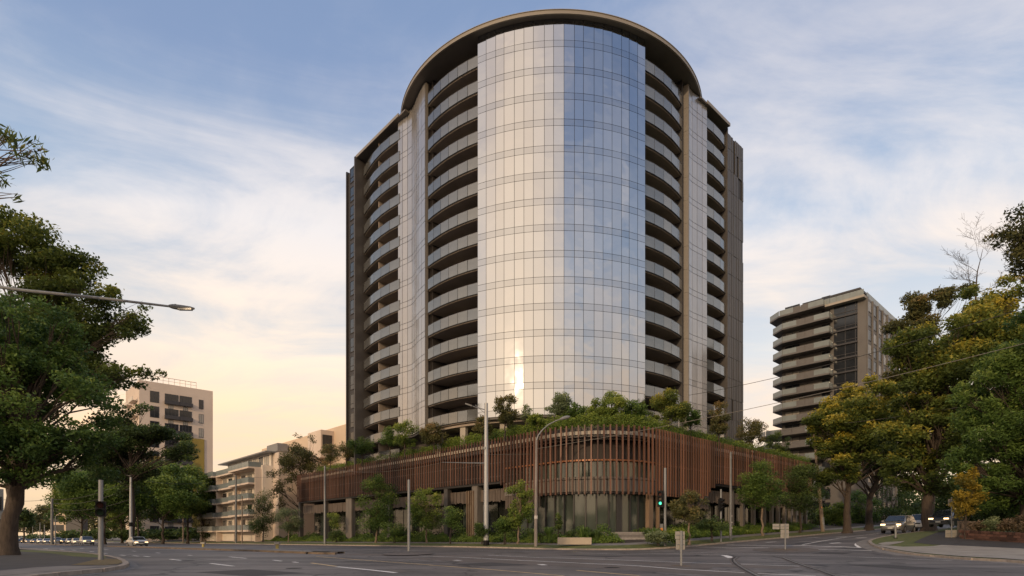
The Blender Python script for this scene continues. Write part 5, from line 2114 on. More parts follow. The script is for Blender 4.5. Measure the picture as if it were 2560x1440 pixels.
for i, (px, y, h, lab) in enumerate(((1330, 57.5, 1.5, 'spiky green plant just left of the curved lamp post'), (1372, 57.8, 1.7, 'spiky plant right of the curved lamp post'), (1425, 58, 1.2, 'spiky plant behind the left end of the concrete bench'),
                                (1455, 58, 1.6, 'tall spiky plant behind the middle of the concrete bench'), (1492, 56.6, 1.3, 'drooping spiky plant left of the entrance steps'), (1472, 57.2, 1.1, 'low spiky plant at the right end of the concrete bench'),
                                (1618, 54.5, 1.2, 'spiky plant right beside the entrance steps'), (1632, 53.6, 1.4, 'spiky plant behind the signal pole'), (1352, 57.2, 1.0, 'low spiky plant beside the lamp post foot'))):
    strappy(px, y, h, 70, lab, 330 + i, 'leaf_green' if i % 2 else 'leaf_dark')


# far-off greenery that reads as one mass behind the street trees
def woods(blobs, n, size, m, label, seed):
    rng = np.random.default_rng(seed)
    w = np.array([b_[2] * b_[3] for b_ in blobs], float)
    idx = rng.choice(len(blobs), n, p=w / w.sum())
    B = np.array([[*ray(b_[0], b_[1], b_[4]), b_[2] * b_[4] / F_PX, b_[3] * b_[4] / F_PX] for b_ in blobs])
    d = rng.normal(size=(n, 3))
    d /= np.linalg.norm(d, axis=1)[:, None]
    d *= rng.uniform(.5, 1, n)[:, None]
    lump = 0.82 + 0.25 * np.sin(d[:, 0] * 7 + idx) * np.cos(d[:, 2] * 6 + idx * 2)
    cen = B[idx, :3] + d * lump[:, None] * np.stack([B[idx, 3], np.full(n, 5.0), B[idx, 4]], 1)
    V = leaves(cen, size, .3, .55, rng)
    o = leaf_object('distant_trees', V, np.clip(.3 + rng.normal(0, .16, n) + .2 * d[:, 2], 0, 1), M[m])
    tag(o, label, 'trees', kind='stuff')


woods([(2060, 1270, 90, 60, 150), (2180, 1250, 110, 80, 155), (2310, 1240, 110, 90, 150), (2440, 1230, 120, 100, 120), (2570, 1230, 120, 110, 110)], 26000, 0.8, 'leaf_dark', 'dark mass of greenery closing the side street', 501)
woods([(70, 1310, 60, 30, 380), (130, 1300, 60, 36, 390), (200, 1300, 60, 44, 360), (290, 1300, 80, 46, 260), (400, 1310, 90, 40, 240)], 12000, 1.5, 'leaf_rust', 'hazy mass of trees at the far end of the boulevard', 502)


# the tree-lined side of the crossing behind the viewpoint, mirrored in the shop glass
rng = np.random.default_rng(600)
n = 15000
ang_ = rng.uniform(math.radians(95), math.radians(275), n)
lob = 1 + 0.25 * np.sin(ang_ * 17) + 0.15 * np.sin(ang_ * 41 + 1)
rad_ = rng.uniform(62, 76, n)
cen = np.stack([np.sin(ang_) * rad_, np.cos(ang_) * rad_, rng.uniform(0, 1, n) ** 0.8 * 8.5 * lob - 0.5], 1)
V = leaves(cen, 1.5, .2, .6, rng)
o = leaf_object('distant_trees', V, np.clip(.35 + rng.normal(0, .16, n), 0, 1), M['leaf_green'])
tag(o, 'belt of street trees across the crossing behind the viewpoint', 'trees', kind='stuff')

woods([(180, 1338, 50, 16, 185), (250, 1336, 50, 18, 178), (330, 1336, 60, 18, 172), (410, 1336, 60, 18, 165), (480, 1334, 50, 18, 158), (540, 1336, 40, 14, 150), (100, 1343, 60, 10, 260)], 9000, 0.8, 'leaf_dark', 'low dark leaf mass under the boulevard trees', 503)  # dark leaves added to fill the gaps under the trees

# ------------------------------------------------------------------ poles, lamps, signals, signs
M['galv'] = mat('galvanised_steel', (0.20, 0.205, 0.21), 0.5, metal=0.2, var=0.18, scale=2.0, stretch=(3, 3, 0.4))
M['steel_bright'] = mat('bright_steel', (0.36, 0.365, 0.37), 0.45, metal=0.2, var=0.15, scale=2.0, stretch=(3, 3, 0.4))
M['grey_paint'] = mat('grey_paint', (0.14, 0.142, 0.142), 0.55, var=0.15, scale=2.0)
M['black_paint'] = mat('black_paint', (0.010, 0.010, 0.011), 0.7, var=0.1, spec=0.2)
M['pole_concrete'] = mat('pole_concrete', (0.22, 0.19, 0.17), 0.85, var=0.3, scale=2.5, stretch=(2, 2, 0.3))
M['pole_timber'] = mat('pole_timber', (0.20, 0.155, 0.12), 0.85, var=0.35, scale=3, stretch=(4, 4, 0.25), bump=0.4)
M['sign_grey'] = mat('sign_back', (0.30, 0.28, 0.25), 0.6, metal=0.2, var=0.12)
M['orange'] = mat('orange_paint', (0.55, 0.20, 0.03), 0.5, var=0.2)
M['yellow'] = mat('faded_yellow', (0.42, 0.33, 0.10), 0.6, var=0.3)
M['bench'] = mat('pale_concrete_bench', (0.40, 0.33, 0.25), 0.8, var=0.1, scale=1.2)
M['lens_off'] = mat('unlit_lens', (0.05, 0.008, 0.006), 0.5, var=0.0, spec=0.2)
M['lens_amber'] = mat('unlit_amber_lens', (0.04, 0.022, 0.006), 0.5, var=0.0)
M['lens_green'] = mat('green_lens', (0.02, 0.25, 0.16), 0.3, var=0.0, emit=((0.05, 0.75, 0.42), 0.9))
M['lens_dim'] = mat('dim_green_lens', (0.01, 0.035, 0.015), 0.5, var=0.0, spec=0.2)
M['lamp_glass'] = mat('lamp_glass', (0.35, 0.34, 0.30), 0.2, var=0.0)
M['wire'] = mat('cable', (0.045, 0.042, 0.040), 0.6, var=0.0)
M['wire_pale'] = mat('bare_cable', (0.13, 0.115, 0.10), 0.5, var=0.0)
M['paper'] = mat('white_notice', (0.5, 0.47, 0.43), 0.7, var=0.2, scale=3)


def on_verge(px, off=0.9):
    """Standing place on the far verge at photo column px."""
    d = k_at(px)
    p, _ = kg(d, off)
    # slide along the kerb until the column matches after the offset
    best, bp = 1e9, p
    for k in range(-40, 41):
        q, _ = kg(min(max(d + k * 0.1, 0), KL - 0.1), off)
        e = abs(CX_PX + F_PX * q.x / q.y - px)
        if e < best:
            best, bp = e, q
    return on_ground(bp.x, bp.y, 0.14 + 0.146 * (off - 0.22))


def pole(name, base, top_py, r0, r1, m, label, cat, group=None, n=12, lean=(0, 0), cap=True):
    t = thing(name, base, label, cat, group)
    h = (HZ_PX - top_py) / F_PX * base.y + EYE - base.z
    b = MB().tube([base, base + Vector((lean[0] * .5, lean[1] * .5, h * .5)), base + Vector((lean[0], lean[1], h))], [r0, (r0 + r1) / 2, r1], n)
    b.build('post', M[m], t, smooth=True)
    return t, h


# tall steel tram pole with its long arm and lamp
p = on_verge(1215, 1.0)
t, h = pole('tram_pole', p, 1008, 0.29, 0.19, 'steel_bright', 'tallest thick galvanised tram pole with a long thin arm pointing left', 'pole')
y = p.y
MB().tube([p + Vector((0, 0, 0.0)), p + Vector((0, 0, 0.55))], 0.315, 12).build('base_sleeve', M['black_paint'], t)
a = ray(1212, 1158, y)
MB().tube([a, ray(1160, 1157.2, y), ray(1105, 1155.5, y)], [0.07, 0.05, 0.025], 6).build('arm', M['galv'], t)
MB().tube([ray(1213, 1118, y), ray(1213, 1124, y)], 0.24, 12).build('collar', M['galv'], t)
MB().tube([ray(1212, 1024, y), ray(1195, 1020, y), ray(1178, 1014, y)], [0.06, 0.05, 0.045], 6).build('arm', M['galv'], t)
b = MB()
b.bar(ray(1180, 1015, y), ray(1163, 1009.5, y), 0.32, 0.14)
b.build('lamp_head', M['grey_paint'], t)
for (q0, q1) in (((1211, 1032), (1188, 1012)), ((1211, 1040), (1192, 1032))):
    MB().tube([ray(*q0, y), ray(*q1, y)], 0.03, 5).build('bracket', M['galv'], t)

# lamp post with curved outreach arm
p = on_verge(1340, 0.9)
y = p.y
t = thing('street_lamp', p, 'grey lamp post whose arm curves up to the right near the corner bench', 'street lamp')
MB().tube([p, ray(1340, 1240, y), ray(1341, 1100, y)], [0.17, 0.14, 0.10], 10).build('post', M['pole_concrete'], t, smooth=True)
arm = [ray(1341, 1102, y), ray(1346, 1088, y), ray(1357, 1074, y), ray(1372, 1061, y), ray(1390, 1052, y), ray(1404, 1047, y)]
MB().tube(arm, [.085, .075, .065, .06, .055, .05], 8).build('arm', M['galv'], t, smooth=True)
b = MB().tube([ray(1400, 1048.5, y), ray(1408, 1045.5, y), ray(1418, 1043, y), ray(1425, 1041.5, y)], [.08, .17, .17, .07], 8)
b.build('lamp_head', M['galv'], t, smooth=True)
MB().tube([ray(1340, 1297, y), ray(1340, 1289, y)], 0.17, 10).build('notice', M['paper'], t)

POLES = [  # px, base py, top py, r0, r1, material, where, label
    (812, 1358, 1165, 0.19, 0.14, 'galv', 'verge', 'slender grey tram pole in front of the left podium wing'),
    (590, 1358, 1188, 0.24, 0.17, 'grey_paint', 'verge', 'thick grey pole in front of the beige flats'),
    (605.5, 1358, 1240, 0.14, 0.10, 'pole_timber', 'verge', 'thin brown pole close beside the thick grey one'),
    (458, 1357, 1235, 0.19, 0.15, 'pole_timber', 'verge', 'brown post standing alone before the boulevard trees'),
    (1827, 1348, 1130, 0.15, 0.11, 'grey_paint', 'verge', 'plain grey pole between the right signal and the round tree'),
    (1022, 1382, 1199, 0.11, 0.10, 'galv', 'road', 'bare grey pole on the round island in the boulevard'),
    (327, 1366, 1193, 0.24, 0.15, 'steel_bright', 'road', 'tall pale tram pole in front of the blurred silver sedan'),
    (130, 1362.5, 1246, 0.30, 0.22, 'grey_paint', 'road', 'far grey tram pole among the distant queue of cars'),
    (138.5, 1362.5, 1290, 0.13, 0.08, 'galv', 'road', 'thin pale pole close to the far grey tram pole'),
]
POLE_T = {}
for (px, py, top, r0, r1, m, where, lab) in POLES:
    if where == 'verge':
        p = on_verge(px, 0.9)
    else:
        p = ground(px, py, 0.0)
        p.z += 0.12
        p.z -= 0.0
    t, h = pole('tram_pole' if r0 > .12 else 'post', p, top, r0, r1, m, lab, 'pole', 'poles along the boulevard')
    POLE_T[px] = (p, h)
    if px == 327:
        yy = p.y
        MB().tube([p + Vector((0, 0, h * .28)), p + Vector((0, 0, h * .34))], 0.25, 10).build('band', M['black_paint'], t)
        MB().tube([ray(328, 1190, yy), ray(310, 1187, yy)], [.05, .03], 5).build('arm', M['grey_paint'], t)
    if px == 1827:
        for q in (1290, 1306, 1320):
            c = ray(1827 + 3, q, p.y - 0.14)
            MB().box(c, (0.08, 0.02, 0.12)).build('sticker', M['paper'], t)
for i, (px, py, top, yy) in enumerate(((68, 1352, 1308, 300), (74, 1352, 1312, 310), (82, 1353, 1309, 270), (93, 1353, 1318, 290), (100, 1354, 1307, 240), (111, 1354, 1312, 250))):
    p = on_ground(*ray(px, 1338, yy).to_2d())
    t, h = pole('tram_pole', p, top, 0.16, 0.12, 'galv', ['leftmost of the thin far poles beyond the queue of cars', 'second thin far pole from the big trunk', 'third thin far pole from the big trunk', 'shortest of the thin far poles beyond the queue', 'tallest of the thin far poles beyond the queue', 'rightmost thin far pole next to the far grey tram pole'][i], 'pole', 'far poles at the end of the boulevard', n=6)


# traffic signals
def signal_head(parent, c, yaw, lenses, w=0.42, hh=0.38, plate=True):
    """Head with a back board and hooded lenses facing yaw (direction of the lens)."""
    f_ = Vector((math.cos(yaw), math.sin(yaw), 0))
    s_ = Vector((-f_.y, f_.x, 0))
    n = len(lenses)
    H = hh * n
    b = MB()
    b.box(c, (0.30, w, H), yaw)
    if plate:
        b.box(c + f_ * 0.08, (0.03, w + 0.26, H + 0.26), yaw)
    hd = b.build('signal_head', M['black_paint'], parent)
    for i, m in enumerate(lenses):
        q = c + Vector((0, 0, H / 2 - hh * (i + .5))) + f_ * 0.16
        MB().tube([q - f_ * 0.01, q + f_ * 0.02], 0.14, 14).build('lens', M[m], hd)
        b = MB()
        up = Vector((0, 0, 1))
        A, B = [], []
        for k in range(11):
            a = math.radians(-35 + 250 * k / 10)
            r = s_ * math.cos(a) * 0.165 + up * math.sin(a) * 0.165
            A.append(q + r)
            B.append(q + r + f_ * (0.30 if 2 < k < 8 else 0.22))
        b.sheet(A, B)
        b.build('visor', M['black_paint'], hd)
    return hd


# left corner signal
p = ground(252, 1407.5, 0.0)
p.z += 0.15
t, h = pole('traffic_signal', p, 1200, 0.115, 0.10, 'galv', 'grey pole with a dark two lens signal head on the near left corner', 'traffic light')
signal_head(t, ray(252, 1272, p.y - 0.16), math.radians(-62), ['lens_off', 'lens_dim'], w=0.40, hh=0.36, plate=False)
# corner signal with the green light
p = on_verge(1662, 0.7)
t, h = pole('traffic_signal', p, 1170, 0.125, 0.115, 'galv', 'signal pole with green light and orange push button by the entrance steps', 'traffic light')
y = p.y
signal_head(t, ray(1652, 1247, y - 0.1), math.radians(-118), ['lens_off', 'lens_amber', 'lens_green'], w=0.34, hh=0.42)
c = ray(1654, 1318, y - 0.16)
MB().box(c, (0.26, 0.2, 0.62)).build('push_button', M['grey_paint'], t)
MB().box(ray(1654, 1323, y - 0.28), (0.22, 0.03, 0.24)).build('button_plate', M['orange'], t)
MB().tube([ray(1662, 1352, y), ray(1662, 1338, y)], 0.132, 12).build('band', M['orange'], t)
# right corner signal seen from the side
p = on_verge(1802, 0.5)
t, h = pole('traffic_signal', p, 1223, 0.10, 0.09, 'galv', 'thinner signal pole with an unlit dark head left of the plain grey pole', 'traffic light')
signal_head(t, ray(1801, 1261, p.y - 0.2), math.radians(-50), ['lens_off', 'lens_amber', 'lens_dim'], w=0.36, hh=0.36)

# leaning timber power pole
bp = on_verge(2057, 1.3)
y = bp.y
tp = ray(2033, 1053, y)
t = thing('power_pole', bp, 'leaning brown timber power pole before the right hand trees', 'pole')
MB().tube([bp, bp.lerp(tp, .5), tp], [0.27, 0.225, 0.17], 12).build('post', M['pole_timber'], t, smooth=True)
MB().tube([bp.lerp(tp, .02) + Vector((.06, -.03, 0)), bp.lerp(tp, .13) + Vector((.06, -.03, 0))], 0.25, 12).build('sheath', M['galv'], t)
MB().box(bp.lerp(tp, .22) + Vector((0, -.26, 0)), (.16, .03, .16)).build('number_plate', M['orange'], t)
MB().box(bp.lerp(tp, .93) + Vector((0.2, -.05, 0)), (.7, .1, .1)).build('crossarm', M['pole_timber'], t)

# lamp reaching in from the left
y = 20.0
p = on_ground(*ray(-75, 1338, y).to_2d(), 0.14)
t = thing('street_lamp', p, 'long grey lamp arm with flat dark head reaching across the left sky', 'street lamp')
tp = ray(-75, 690, y)
MB().tube([p, tp], [0.13, 0.09], 12).build('post', M['galv'], t, smooth=True)
MB().tube([tp + Vector((0, 0, -.3)), ray(-20, 715, y), ray(60, 726, y), ray(250, 745, y), ray(425, 766, y)], [.06, .058, .055, .05, .038], 8).build('arm', M['galv'], t, smooth=True)
b = MB().tube([ray(423, 765, y), ray(432, 766, y), ray(450, 769, y), ray(475, 771, y), ray(486, 771.5, y)], [.05, .085, .10, .075, .03], 8)
hd = b.build('lamp_head', M['grey_paint'], t, smooth=True)
MB().bar(ray(447, 773, y - .02), ray(480, 773.5, y - .02), .12, .06).build('lens', M['lamp_glass'], hd)
MB().bar(ray(437, 762, y), ray(441, 762.5, y), .05, .05).build('photocell', M['black_paint'], hd)


# signs seen from behind
def sign(px, py, y_lift, panels, post_top, label, w_post=0.035):
    p = ground(px, py, 0.0)
    p.z += y_lift
    t = thing('road_sign', p, label, 'sign')
    top = (HZ_PX - post_top) / F_PX * p.y + EYE
    MB().tube([p - Vector((0, 0, .05)), Vector((p.x, p.y, top))], w_post, 8).build('post', M['galv'], t, smooth=True)
    for (x0, x1, q0, q1, dy) in panels:
        a, c = ray(x0, q0, p.y), ray(x1, q1, p.y)
        MB().box(((a.x + c.x) / 2, p.y + 0.07 + dy, (a.z + c.z) / 2), (abs(c.x - a.x), 0.02, abs(a.z - c.z))).build('sign_panel', M['sign_grey'], t)
        MB().box(((a.x + c.x) / 2, p.y + 0.045, (a.z + c.z) / 2), (abs(c.x - a.x) * .8, 0.025, 0.04)).build('clamp', M['galv'], t)
    return t


sign(1703, 1415, 0.02, [(1689, 1713, 1328.5, 1347.5, 0.0), (1691, 1713.5, 1348.5, 1374, 0.0)], 1327, 'nearest double sign seen from behind on the middle traffic island', 0.05)
sign(1963, 1374.5, 0.02, [(1952, 1973, 1309.5, 1323, 0.0), (1952.5, 1973, 1324, 1345.5, 0.0), (1933, 1950, 1309.5, 1323, 0.03)], 1309, 'farther sign cluster seen from behind on the side street island', 0.05)
sign(2379, 1349, 0.15, [(2372, 2386, 1247.5, 1264, 0.0), (2365, 2393, 1325, 1343.5, 0.0)], 1243, 'tall thin signpost with a small plate and a grey box beside the brick wall', 0.045)
p = ground(2239, 1350, 0.0)
p.z += 0.14
t = thing('bollard', p, 'slim grey post on the grass nose in front of the silver car', 'bollard')
MB().tube([p, p + Vector((0, 0, 1.15))], [0.09, 0.085], 10).build('post', M['galv'], t, smooth=True)
MB().tube([p, p + Vector((0, 0, 0.06))], 0.15, 10).build('base', M['black_paint'], t)
MB().box(p + Vector((0, 0, 1.28)), (0.10, 0.05, 0.3)).build('marker', M['galv'], t)
for px, py, top, lab in ((693, 1375.5, 1355, 'stubby yellow and grey bollard at the end of the median'), (508, 1371, 1355, 'stubby bollard farther along the median')):
    p = ground(px, py, 0.0)
    p.z += 0.14
    t = thing('bollard', p, lab, 'bollard', 'bollards on the median')
    h = (HZ_PX - top) / F_PX * p.y + EYE - p.z
    MB().tube([p, p + Vector((0, 0, h * .66))], 0.14, 10).build('post', M['yellow'], t, smooth=True)
    MB().box(p + Vector((0, 0, h * .8)), (0.46, 0.3, h * .3)).build('cap', M['sign_grey'], t)

# concrete bench block at the corner
c0, c1 = ray(1394, 1338, 54.2), ray(1478, 1338, 54.2)
g = on_ground((c0.x + c1.x) / 2, 54.2, 0.47)
t = thing('concrete_bench', g, 'long pale concrete block bench in front of the strappy plants', 'bench')
H = 0.66
b = MB().box((g.x, g.y, g.z + H / 2), (c1.x - c0.x, 0.62, H))
o = b.build('seat', M['bench'], t)
bv = o.modifiers.new("bevel", 'BEVEL')
bv.width = 0.025
bv.segments = 2

# ------------------------------------------------------------------ overhead cables
def cable(a, c, sag, r, label, m='wire', n=24):
    pts = []
    for k in range(n + 1):
        u = k / n
        q = a.lerp(c, u)
        q.z -= sag * 4 * u * (1 - u)
        pts.append(q)
    b = MB().tube(pts, r, 5)
    o = b.build('overhead_cable', M[m])
    tag(o, label, 'cable', 'overhead cables')
    return o


cable(ray(1722, 988, 79), ray(2700, 726, 40), 0.7, 0.030, 'dark upper cable from the tower corner across the right sky')
cable(ray(1341, 1122, on_verge(1340, .9).y), ray(2700, 822, 40), 0.6, 0.022, 'pale lower cable from the curved lamp post across the right trees', 'wire_pale')
cable(ray(1216, 1136, on_verge(1215, 1.0).y), ray(2033, 1062, y if False else bp.y), 1.1, 0.022, 'pale sagging cable from the steel tram pole to the timber pole', 'wire_pale')
cable(tp if False else ray(2034, 1064, bp.y), ray(2700, 960, 46), 0.5, 0.022, 'pale cable from the timber pole into the right trees', 'wire_pale')
pa = POLE_T[812]
cable(ray(1105, 1156, on_verge(1215, 1.0).y), pa[0] + Vector((0, 0, pa[1] - .2)), 0.9, 0.018, 'thin cable from the long pole arm to the slender left pole', 'wire_pale')
pb_ = POLE_T[590]
cable(pa[0] + Vector((0, 0, pa[1] - .2)), pb_[0] + Vector((0, 0, pb_[1] - .2)), 0.8, 0.020, 'thin cable in front of the beige flats')
pc = POLE_T[327]
cable(pb_[0] + Vector((0, 0, pb_[1] - .2)), pc[0] + Vector((0, 0, pc[1] - .2)), 1.2, 0.024, 'thin cable crossing in front of the boulevard trees')
pd = POLE_T[130]
for dz, lab in ((0.3, 'highest'), (1.6, 'middle'), (3.3, 'lowest')):
    cable(pc[0] + Vector((0, 0, pc[1] - dz)), pd[0] + Vector((0, 0, pd[1] - dz * .6)), 1.0, 0.03, lab + ' of the three far tram wires right of the big trunk')
    q = on_ground(*st(300, 20).to_2d())
for q, lab in ((1241, 'upper'), (1263, 'lower')):
    cable(pd[0] + Vector((0, 0, pd[1] - (q - 1241) * .09)), ray(-60, q - 4, 78), 0.7, 0.03, lab + ' of the two wires passing right behind the big trunk')

# ------------------------------------------------------------------ low walls and shrubs on the right corner
M['brick_red'] = fin_mat('dark_red_brick', (0.085, 0.042, 0.031))
M['brick_pale'] = fin_mat('brown_brick', (0.20, 0.14, 0.105))
M['mortar'] = mat('mortar', (0.10, 0.085, 0.07), 0.9, var=0.2)
w0, w1 = ground(2399, 1352), ground(2610, 1366)
wd = (w1 - w0)
wd.z = 0
Lw = wd.length
wdn = wd.normalized()
wall = thing('garden_wall', w0, 'low dark red brick retaining wall curving along the right footpath', 'wall')
WB = BASE[wall.name]
ang = math.atan2(wdn.y, wdn.x)
def wpt(d):
    q = w0 + wdn * d
    return on_ground(q.x, q.y, 0.10)
b = MB()
for k in range(12):
    a, c = wpt(Lw * k / 12), wpt(Lw * (k + 1) / 12)
    nrm = Vector((-wdn.y, wdn.x, 0)) * 0.22
    b.bar(a + nrm + Vector((0, 0, .37)), c + nrm + Vector((0, 0, .37)), 0.36, 0.72)
b.build('core', M['mortar'], wall)
def bricks(w, h, dep, z, off, start, gap=0.02, nm='brick'):
    me = box_me(nm, w - gap, dep, h - gap, M['brick_red'])
    d = start
    while d < Lw - w / 2:
        q = wpt(d) + Vector((-wdn.y, wdn.x, 0)) * (off + random.uniform(-.012, .012)) + Vector((0, 0, z))
        sl = (wpt(d + .5).z - wpt(d - .5).z)
        link(nm, me, wall, q - WB, (random.gauss(0, .01), -math.atan(sl), ang + random.gauss(0, .01)))
        d += w
for k in range(3):
    bricks(0.56, 0.19, 0.16, 0.08 + 0.19 * k, 0.02 + 0.015 * k, 0.28 if k % 2 else 0.56)
bricks(0.26, 0.22, 0.40, 0.08 + 0.19 * 3 + 0.015, 0.12, 0.13)
# taller pale brick wall behind its left end
v0 = ray(2396, 1338, w0.y + 1.5)
v1 = ray(2436, 1338, w0.y + 2.6)
g = on_ground(v0.x, v0.y)
up_w = thing('brick_wall', g, 'short stretch of taller brown brick wall behind the red retaining wall', 'wall')
zt = ray(0, 1302, v0.y).z
dv = (v1 - v0)
dv.z = 0
dvn = dv.normalized()
MB().bar(Vector((v0.x, v0.y, (g.z + zt) / 2)) + dvn * .02, Vector((v1.x, v1.y, (g.z + zt) / 2)), 0.2, zt - g.z - .02).build('core', M['mortar'], up_w)
me_b = box_me('brick', 0.225, 0.05, 0.066, M['brick_pale'])
nr = int((zt - g.z - 0.55) / 0.08)
for k in range(nr):
    d = 0.12 + (0.12 if k % 2 else 0)
    while d < dv.length - .1:
        q = Vector((v0.x, v0.y, 0)) + dvn * d
        nn_ = Vector((dvn.y, -dvn.x, 0)) * 0.11
        link('brick', me_b, up_w, Vector((q.x, q.y, zt - 0.05 - 0.08 * k)) + nn_ - BASE[up_w.name], (0, 0, math.atan2(dvn.y, dvn.x)))
        d += 0.24


def shrub2(px, y, rx, rz, cy, lm, nl, lab, seed, ls=0.14):
    p = ray(px, cy, y)
    g = on_ground(p.x, p.y, 0.5)
    cr = [blob(px, cy, rx, y, g, None, rz), blob(px - rx * .5, cy + 3, rx * .6, y, g, None, rz * .8), blob(px + rx * .5, cy + 2, rx * .6, y, g, None, rz * .9)]
    return tree('garden_shrub', g, max(.4, p.z - g.z), lab, 'shrubs above the brick wall', seed, lm, cr, 22, nl, ls, 0.03, 'bark_dark', fork=0.2, clump_r=0.42, tint_mu=0.45, cat='shrub', shell=0.1, stems=3, limb_frac=0.4)


yb = w0.y
shrub2(2452, yb - .2, 32, 15, 1315, 'leaf_purple', 2600, 'dusty pink leaved shrub at the left end above the red wall', 401)
shrub2(2490, yb - 1.0, 36, 19, 1312, 'leaf_grey', 3200, 'pale green flecked shrub at the middle above the red wall', 402)
shrub2(2540, yb - 2.2, 40, 20, 1313, 'leaf_purple', 3200, 'bronze brown shrub at the right end above the red wall', 403)

# ------------------------------------------------------------------ road markings and tram tracks
def mark(pix, w, name='road_marking', m='paint', z=0.004, step=1.0, dash=None):
    w *= 1.3
    P = [ground(*q) for q in pix]
    P = resample([Vector((q.x, q.y)) for q in P], step)
    b = MB()
    P = [Vector((q.x, q.y)) for q in P]
    if dash:
        L_ = 0
        i = 0
        seg = []
        while i < len(P) - 1:
            j = min(len(P) - 1, i + dash[0])
            q = P[i:j + 1]
            if len(q) > 1:
                b.sheet(drape(offset(q, w / 2), z), drape(offset(q, -w / 2), z))
            i = j + dash[1]
    else:
        b.sheet(drape(offset(P, w / 2), z), drape(offset(P, -w / 2), z))
    o = b.build(name, M[m])
    tag(o, kind='structure')
    return o


# long lines through the crossing (photo pixels measured on the lines, laid on the road)
mark([(1046, 1390), (1150, 1393), (1300, 1401), (1450, 1408), (1600, 1415), (1700, 1423), (1900, 1434), (2040, 1440)], 0.12)
mark([(1220, 1388), (1350, 1394), (1500, 1398), (1600, 1402), (1750, 1408), (1850, 1411), (1998, 1415.5)], 0.12)
mark([(1440, 1382), (1560, 1386), (1650, 1384), (1750, 1386), (1830, 1388)], 0.10)
mark([(790, 1391), (900, 1400), (1000, 1407), (1130, 1417), (1250, 1426), (1410, 1440)], 0.11, m='paint_y')
mark([(842, 1417), (930, 1425.5), (990, 1432)], 0.16)
mark([(778, 1407.5), (840, 1416)], 0.14, m='paint_y')
mark([(1441, 1426), (1520, 1433), (1600, 1439.5)], 0.12, m='paint_y')
mark([(526, 1408.5), (584, 1415.5)], 0.14)
mark([(425, 1398), (452, 1401)], 0.14)
mark([(573, 1392), (616, 1396)], 0.14)
mark([(683, 1400.5), (704, 1403)], 0.14)
mark([(733, 1405), (745, 1406.5)], 0.14)
for x0 in (300, 332, 360):
    mark([(x0, 1387.5 + (x0 - 300) * .05), (x0 + 14, 1389 + (x0 - 300) * .05)], 0.14)
for x0, yq in ((110, 1371.5), (150, 1373), (180, 1375), (225, 1379), (256, 1383), (200, 1370.5), (260, 1373.5), (330, 1377.5), (390, 1382), (470, 1388)):
    mark([(x0, yq), (x0 + 10, yq + .8)], 0.15)
# stop lines, crossing and lane lines of the side street
mark([(1740, 1367.5), (1820, 1369), (1920, 1370), (1962, 1370)], 0.14)
mark([(2018, 1373), (2100, 1374.5), (2190, 1377.5)], 0.14)
mark([(1815, 1362.5), (1900, 1363.5), (2000, 1364), (2100, 1367), (2153, 1369)], 0.20)
mark([(1600, 1378), (1700, 1380), (1800, 1382.5), (1900, 1385), (2000, 1388), (2150, 1392.5), (2300, 1399), (2380, 1402)], 0.10)
mark([(2005, 1362), (2050, 1353.5), (2100, 1345.5), (2150, 1339), (2200, 1333.5)], 0.13)
mark([(2153, 1369), (2144, 1364), (2143, 1360), (2152, 1355), (2170, 1351), (2195, 1347.5)], 0.30)
mark([(1150, 1375.5), (1250, 1377), (1350, 1378.5)], 0.10)
mark([(1136, 1400.5), (1151, 1401.5)], 0.25)
mark([(1350, 1411), (1362, 1413)], 0.25)
mark([(1809, 1388.5), (1818, 1390.5), (1829, 1395)], 0.32)
# painted arrows, worn
for (x0, yq) in ((1915, 1356), (2090, 1343), (2140, 1345), (2075, 1358.5), (2020, 1344.5)):
    mark([(x0, yq), (x0 + 26, yq - 1.5)], 0.45)
# rectangular repairs and covers in the road
for pix, w, mm in (([(560, 1427), (700, 1437)], 1.6, 'asphalt_path'), ([(1180, 1408), (1270, 1414)], 1.8, 'asphalt_path'), ([(1420, 1388), (1540, 1392)], 1.2, 'asphalt_path'), ([(2160, 1412), (2330, 1424)], 1.5, 'asphalt_path'), ([(960, 1426), (1010, 1431)], 1.0, 'asphalt_patch'), ([(2040, 1382), (2120, 1384)], 1.4, 'asphalt_path')):
    mark(pix, w, 'road_patch', mm, 0.003)
for px, py in ((735, 1421), (1530, 1419), (1245, 1385), (2245, 1408), (470, 1402)):
    c = ground(px, py)
    n_ = 18
    tag(MB().add([on_ground(c.x + .33 * math.cos(2 * PI * k / n_), c.y + .33 * math.sin(2 * PI * k / n_), .006) for k in range(n_)], [tuple(range(n_))]).build('manhole_cover', M['black_paint']), kind='structure')
# worn asphalt lanes along the tram track
for pix, w in (([(1060, 1395), (1300, 1406), (1600, 1420), (1900, 1438)], 2.2), ([(860, 1386), (1100, 1389), (1400, 1400), (1700, 1410), (1990, 1420)], 2.0)):
    mark(pix, w, 'road_patch', 'asphalt_patch', 0.002)
tg = []
def track(pix, name='tram_rail'):
    P = resample([Vector((q.x, q.y)) for q in [ground(*z) for z in pix]], 0.6)
    P = [Vector((q.x, q.y)) for q in P]
    for off, w, m, z in ((0, 0.40, 'asphalt_patch', 0.006), (0.05, 0.07, 'rail', 0.011), (-0.06, 0.05, 'black_paint', 0.010)):
        Q = offset(P, off)
        b = MB().sheet(drape(offset(Q, w / 2), z), drape(offset(Q, -w / 2), z))
        tag(b.build(name, M[m]), kind='structure')


track([(1841, 1393), (1833, 1398), (1834, 1404), (1842, 1412), (1856, 1421), (1872, 1430), (1893, 1441), (1930, 1458)])
track([(1935, 1391), (1958, 1395), (1972, 1401), (1990, 1408), (2020, 1418), (2050, 1427), (2085, 1440), (2120, 1452)])
